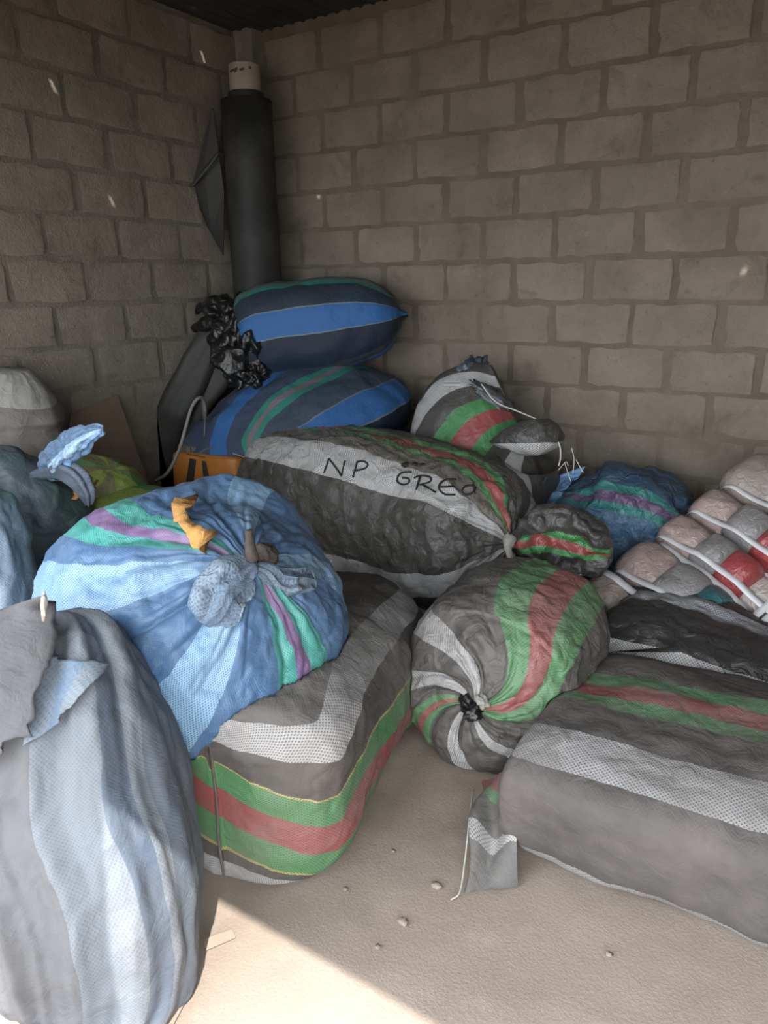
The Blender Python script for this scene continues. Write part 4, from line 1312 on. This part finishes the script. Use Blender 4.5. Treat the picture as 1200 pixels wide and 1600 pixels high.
def wad_on(px, py, bvh, ru, rv, rn, seed, amp=0.45, freq=1.8, ang=0.0, lift=0.3, sub=4):
    p, n = hit(px, py, bvh)
    a = RT - n * (RT @ n)
    a /= np.linalg.norm(a)
    b = np.cross(n, a)
    ca, sa = math.cos(ang), math.sin(ang)
    a, b = a * ca + b * sa, b * ca - a * sa
    return crumple(p + n * rn * lift, [a * ru, b * rv, n * rn], seed, amp, freq, sub)


def tongue(pts, bvh, halfw, halft, mat, parent, name, seed, label, off=0.6, nu=110, nv=60, pl=((0.16, 5, 0.5), (0.10, 9, 2.0))):
    """bunched cloth lying along picture points of a surface"""
    rows, nn = [], np.zeros(3)
    for (x, y), w_, t_ in zip(pts, halfw, halft):
        p, n = hit(x, y, bvh)
        rows.append([*(p + n * t_ * off), w_, t_, 2.2, 0])
        nn += n
    return sack_part(name, rows, mat, parent, nu=nu, nv=nv, up=tuple(nn / np.linalg.norm(nn)), pleat=lambda v: [(a_, k_, p_ + 2.5 * v) for a_, k_, p_ in pl],
                     wr=(('n', 0.045, 7), ('r', 0.022, (8, 8, 8))), seed=seed, zmin=None, label=label)


tongue([(390, 882), (378, 890), (362, 906), (345, 930), (328, 958), (318, 975)], bv2, [0.015, 0.03, 0.052, 0.062, 0.055, 0.02], [0.015, 0.03, 0.045, 0.036, 0.022, 0.008], f_ga, rt2, 'gathered_mouth', 61, 'bunched cloth hanging below the knot')
tongue([(398, 888), (412, 894), (432, 902), (455, 908), (478, 914), (490, 918)], bv2, [0.015, 0.024, 0.032, 0.034, 0.028, 0.012], [0.015, 0.026, 0.034, 0.030, 0.022, 0.008], f_ga, rt2, 'gathered_mouth', 63, 'bunched cloth right of the knot')
m_rt = plain('grey_brown_rag', (0.085, 0.07, 0.06), 0.8, 0.2, 0.3, 20, 0.6, 60)
V, F = wad_on(404, 872, bv2, 0.034, 0.030, 0.030, 70, 0.35, 1.1, 0.2, 0.8)
tk = mesh_obj('tie_knot', V, F, m_rt, rt2, label='grey-brown rag knot')
p0, n0 = hit(392, 862, bv2)
V, F = tube([at(394, 872, p0[1] - 0.06), at(391, 855, p0[1] - 0.07), at(389, 828, p0[1] - 0.07)], [0.018, 0.013, 0.009], 8)
mesh_obj('rag_tail', V, F, m_rt, tk)
rp = [(300, 792), (290, 800), (282, 816), (288, 828), (300, 832), (312, 838), (320, 850), (326, 860)]
P, N = [], []
for k, p in enumerate(rp):
    q, n = hit(*p, bv2, 0.026 + 0.008 * math.sin(k * 1.9))
    P.append(q)
    N.append(n + 0.5 * RT * math.sin(k * 2.3))
P = np.array(P)
P[1:-1] = (P[:-2] + 2 * P[1:-1] + P[2:]) / 4
P = catmull(P, np.linspace(0, 7, 40))
N = catmull(np.array(N), np.linspace(0, 7, 40))
w = np.interp(np.linspace(0, 7, 40), range(8), [0.06, 0.055, 0.042, 0.036, 0.036, 0.046, 0.06, 0.07])
V, F = ribbon(P, N, w, 0.004)
V = V + 0.006 * np.stack([fbm(V * 30, 3), fbm(V * 30, 6), fbm(V * 30, 9)], -1)
o = mesh_obj('rag_strip', V, F, m_rag, loc=P[0])
tag(o, 'orange torn rag strip lying on the light-blue knotted sack', 'rag')

# round sack: dark tie and gathered bits
for k, (x, y, ru, rv, rn, ang, mt) in enumerate([(742, 1108, 0.030, 0.022, 0.03, 0.2, m_film), (728, 1098, 0.02, 0.03, 0.02, 0.0, m_film), (757, 1098, 0.016, 0.028, 0.022, 0.2, m_tie)]):
    V, F = wad_on(x, y, bv5, ru, rv, rn, 80 + k, 0.5, 1.7, ang, 0.5, 3)
    mesh_obj('tie_knot', V, F, mt, rt5, label='dark cord knot' if mt is m_film else 'pale end of the tie')

# front right sack: empty mouth hanging off its left end
f_fl = fabric('hanging_mouth_cloth', [(0, RED), (0.16, GRN), (0.27, BLK), (0.56, WHT), (0.70, (0.06, 0.065, 0.065)), (1.0, (0.06, 0.065, 0.065))], (0.05, 0.05, 0.05), dust=0.42, dustcol=(0.265, 0.24, 0.22), rough=0.6)
tl, tr = np.array([-0.80, 1.80, 0.045]), np.array([-0.645, 1.66, 0.24])
bl, br = np.array([-0.668, 1.405, 0.006]), np.array([-0.555, 1.50, 0.012])
nu_, nv_ = 26, 46
V = np.zeros((nv_, nu_, 3))
for i in range(nv_):
    for j in range(nu_):
        u, v = j / (nu_ - 1), i / (nv_ - 1)
        q = (1 - v) * ((1 - u) * tl + u * tr) + v * ((1 - u) * bl + u * br)
        q = q + np.array([0, 0, 0.035 * math.sin(math.pi * v) * (1 - u) * 1.2 + 0.03 * math.sin(u * 7 + v * 2) * math.sin(math.pi * v)])
        q[0] += 0.012 * math.sin(v * 9 + u * 5) * (1 - u)
        V[i, j] = q
V[..., 2] = np.maximum(V[..., 2], 0.006)
top = V.reshape(-1, 3)
bot = top - np.array([0, 0, 0.004])
F = []
q = nu_ * nv_
for i in range(nv_ - 1):
    for j in range(nu_ - 1):
        a, b, c, d = i * nu_ + j, i * nu_ + j + 1, (i + 1) * nu_ + j + 1, (i + 1) * nu_ + j
        F += [[a, d, c, b], [q + a, q + b, q + c, q + d]]
uv = np.array([(((k % q) // nu_) / (nv_ - 1), ((k % q) % nu_) / (nu_ - 1)) for f in F for k in f])
mesh_obj('empty_mouth', np.vstack([top, bot]), F, f_fl, rt6, uv=uv, uvm=uv * np.array([0.38, 0.18]), label='flat empty mouth hanging down to the floor')
V, F = tube([(-0.80, 1.74, 0.05), (-0.745, 1.60, 0.075), (-0.70, 1.48, 0.035), (-0.675, 1.40, 0.012), (-0.685, 1.37, 0.006)], 0.0022, 5)
mesh_obj('thread', V, F, m_thread, rt6, label='pale thread along the mouth')

# front left sack: flap folded over its top
f_lf = fabric('faded_flap_cloth', [(0, (0.075, 0.078, 0.086)), (1.0, (0.075, 0.078, 0.086))], (0.07, 0.074, 0.082), dust=0.3, dustcol=(0.15, 0.14, 0.135), rough=0.7, p=0.006)
f_lt = fabric('pale_pocket_cloth', [(0, (0.17, 0.22, 0.29)), (0.45, (0.11, 0.19, 0.30)), (0.7, (0.18, 0.22, 0.27))], (0.11, 0.155, 0.21), dust=0.25, dustcol=(0.24, 0.23, 0.21), rough=0.6, p=0.006)
V, F, uv, uvm = patch([(66, 1026), (163, 1043), (112, 1112), (40, 1165)], bv1, lambda u, v: 0.010 + 0.012 * u * v + 0 * v, 26, 30, 0.004, 6, 0.004, 8)
mesh_obj('folded_flap', V, F, f_lt, rt1, uv=uv, uvm=uvm, label='paler inside of the folded top')
V, F, uv, uvm = patch([(-30, 962), (72, 928), (64, 1146), (-30, 1196)], bv1, lambda u, v: 0.018 + 0.018 * u + 0.01 * v, 26, 36, 0.004, 7, 0.006, 6, edge=lambda u, v: (6 * math.sin(v * 5) * u, 4 * math.sin(u * 6) * v), fall=0.80)
mesh_obj('folded_flap', V, F, f_lf, rt1, uv=uv, uvm=uvm, label='grey flap folded over the top')
V, F = crumple(at(69, 946, 0.78), [RT * 0.006, FW * 0.006, UP * 0.026], 90, 0.4, 2, 3)
mesh_obj('label_scrap', V, F, plain('cream_scrap', (0.5, 0.45, 0.38), 0.8, 0.2), rt1, label='cream scrap at the tip of the flap')

# ------------------------------------------------------------------ strapped bale of clothes in clear plastic
def packed(name, col, col2=None):
    t = NT(name)
    pos = t.pos()
    nz = t.noise(9, 5, 0.6, pos, 1.0)
    t.base(t.mix(t.rng(nz, 0.35, 0.66), col, col2 or tuple(c * 0.7 for c in col)))
    t.rough(0.5, 0.4)
    t.b.inputs['Coat Weight'].default_value = 0.9
    t.b.inputs['Coat Roughness'].default_value = 0.10
    b1 = t.bump(t.noise(26, 4, 0.55, pos, 1.6), 0.8, 0.012)
    t.l(b1, t.b.inputs['Normal'])
    t.l(b1, t.b.inputs['Coat Normal'])
    return t.m


PB = {'c': packed('packed_cream', (0.36, 0.30, 0.265), (0.27, 0.225, 0.20)), 'p': packed('packed_pinkish', (0.37, 0.275, 0.25), (0.29, 0.22, 0.20)), 'g': packed('packed_grey', (0.25, 0.235, 0.235), (0.19, 0.18, 0.18)),
      'r': packed('packed_red', (0.36, 0.055, 0.06)), 'w': packed('packed_white', (0.50, 0.44, 0.40), (0.40, 0.35, 0.32)), 't': packed('packed_teal', (0.03, 0.13, 0.145)), 'k': packed('packed_pink', (0.36, 0.14, 0.19))}
A0 = at(900, 915, 2.64)
B0 = at(1172, 706, 3.30)
e1 = B0 - A0
Lb = np.linalg.norm(e1)
e1 /= Lb
e2 = np.array([0.72, -0.42, -0.42])
e2 -= e1 * (e1 @ e2)
e2 /= np.linalg.norm(e2)
e3 = np.cross(e1, e2)
if e3 @ FW > 0:
    e3 = -e3
rtb = thing('clothes_bale', 'clear plastic bale of folded clothes held by white straps, right side', 'bale', (-0.35, 3.0, 0))
TH = 0.17          # half thickness
Wd = 0.62          # length along the straps
bounds = [-0.02, 0.20, 0.448, 0.637, 0.833, 1.12]
rows = ['cccc', 'pgtk', 'pgrw', 'pgrw', 'ccgr']
cuts = [[0, .30, .55, .80, 1], [0, .28, .50, .66, 1], [0, .26, .44, .62, 1], [0, .26, .46, .62, 1], [0, .35, .6, .8, 1]]
bend = lambda v: A0 + e1 * 0
us = np.linspace(-np.pi / 2, np.pi / 2, 15)
ws = np.linspace(-np.pi, np.pi, 29)[:-1]
sp = lambda x, e: np.sign(x) * np.abs(x) ** e
bale_v, bale_f = [], []
for i in range(5):
    for j in range(4):
        u0, u1 = bounds[i] * Lb, bounds[i + 1] * Lb
        w0, w1 = cuts[i][j] * Wd, cuts[i][j + 1] * Wd
        ax = (u1 - u0) / 2 * 1.03
        aw = (w1 - w0) / 2 * 1.45
        drop = 0.09 * (abs((w0 + w1) / 2 / Wd - 0.45) * 2) ** 2
        c = A0 + e1 * (u0 + u1) / 2 + e2 * ((w0 + w1) / 2) - e3 * (TH + drop)
        V = np.array([[ax * sp(math.cos(u), 0.62) * sp(math.cos(w), 0.5), aw * sp(math.cos(u), 0.55) * sp(math.sin(w), 0.6), TH * sp(math.sin(u), 0.8)] for u in us for w in ws])
        V = c + V[:, :1] * e1 + V[:, 1:2] * e2 + V[:, 2:] * e3
        V = V + e3 * (0.018 * fbm(V * 7, i * 4 + j))[:, None]
        n = len(ws)
        F = [[a * n + b, a * n + (b + 1) % n, (a + 1) * n + (b + 1) % n, (a + 1) * n + b] for a in range(len(us) - 1) for b in range(n)]
        mesh_obj('clothes_bundle', V, F, PB[rows[i][j]], rtb)
        k = sum(len(v) for v in bale_v)
        bale_v.append(V)
        bale_f += [[q + k for q in f] for f in F]
bvb = bvh_of(np.vstack(bale_v), bale_f)
m_strap = plain('white_strap', (0.62, 0.62, 0.63), 0.35, 0.5, 0.12, 30)


def strap(u, w_from, w_to, tilt=0.0, wd=0.027, name='strap'):
    P, N = [], []
    for f in np.linspace(0, 1, 26):
        w = w_from + (w_to - w_from) * f
        o_ = A0 + e1 * ((u + tilt * f) * Lb) + e2 * (w * Wd) + e3 * 0.4
        h = bvb.ray_cast(Vector(o_), Vector(-e3))
        if h[0] is None:
            continue
        P.append(np.array(h[0]) + e3 * 0.010)
        N.append(e3)
    P = np.array(P)
    # a strap is taut: keep the outer hull of the path
    d = (P - A0) @ e3
    for _ in range(30):
        d[1:-1] = np.maximum(d[1:-1], (d[:-2] + d[2:]) / 2 - 0.0010)
    P = P + e3 * (d - (P - A0) @ e3)[:, None]
    T = np.gradient(P, axis=0)
    N = np.cross(np.cross(T, np.array(N)), T)
    V, F = ribbon(P, np.array(N) / np.linalg.norm(N, axis=1)[:, None], wd, 0.002)
    mesh_obj(name, V, F, m_strap, rtb, label='white plastic strap')


for u, tl_ in ((0.15, 0.03), (0.20, -0.01), (0.215, 0.05), (0.44, 0.0), (0.465, 0.02), (0.637, 0.0), (0.655, 0.02), (0.833, 0.0), (0.85, 0.03)):
    strap(u, -0.02, 1.0, tl_)


def strap_across(w, u_from, u_to, tw=0.0):
    P = []
    for f in np.linspace(0, 1, 30):
        u = u_from + (u_to - u_from) * f
        o_ = A0 + e1 * (u * Lb) + e2 * ((w + tw * f) * Wd) + e3 * 0.4
        h = bvb.ray_cast(Vector(o_), Vector(-e3))
        if h[0] is not None:
            P.append(np.array(h[0]) + e3 * 0.008)
    P = np.array(P)
    d = (P - A0) @ e3
    for _ in range(30):
        d[1:-1] = np.maximum(d[1:-1], (d[:-2] + d[2:]) / 2 - 0.0010)
    P = P + e3 * (d - (P - A0) @ e3)[:, None]
    V, F = ribbon(P, e3, 0.024, 0.002)
    mesh_obj('strap', V, F, m_strap, rtb, label='white plastic strap')


strap_across(0.80, 0.3, 1.08, -0.02)
strap_across(0.84, 0.3, 1.08, 0.05)

# ------------------------------------------------------------------ bits on the floor
m_clod = plain('earth_clod', (0.42, 0.35, 0.29), 0.95, 0.1, 0.25, 30, 0.6, 90)


def atz(px, py, z=0.0):
    d = FW * FPX + RT * (px - 600) - UP * (py - 800)
    return CAM + d * ((z - CAM[2]) / d[2])


wh = ['just in front of the hanging sack mouth', 'in the middle of the shaded floor', 'left of the hanging sack mouth', 'nearest the sunlit floor', 'beside the front right sack, darkest', 'small, by the middle black sack']
for k, (x, y, r) in enumerate([(682, 1386, 0.012), (630, 1442, 0.011), (540, 1390, 0.006), (590, 1480, 0.006), (952, 1492, 0.007), (615, 1330, 0.005)]):
    p = atz(x, y)
    V, F = crumple(p + [0, 0, r * 0.35], [np.array([r * 1.2, 0, 0]), np.array([0, r, 0]), np.array([0, 0, r * 0.6])], 100 + k, 0.5, 1.5, 2)
    o = mesh_obj('earth_clod', V, F, m_clod, loc=p)
    tag(o, 'small earth clod ' + wh[k], 'clod', 'earth clods on the floor')
m_pap = plain('dusty_paper', (0.41, 0.34, 0.285), 0.9, 0.1, 0.15, 6)
for k, (cs, lb) in enumerate((([(238, 1520), (292, 1560), (250, 1640), (200, 1600)], 'dusty flat card scrap on the sunlit floor, nearest the front left sack'),
                              ([(318, 1468), (362, 1452), (368, 1464), (322, 1484)], 'dusty flat card scrap on the sunlit floor, small and behind'))):
    P = [atz(x, y, 0.007) for q, (x, y) in enumerate(cs)]
    V, F = sheet_poly(P, 0.002)
    o = mesh_obj('card_scrap', V, F, m_pap, loc=P[0], smooth=False)
    tag(o, lb, 'card scrap')
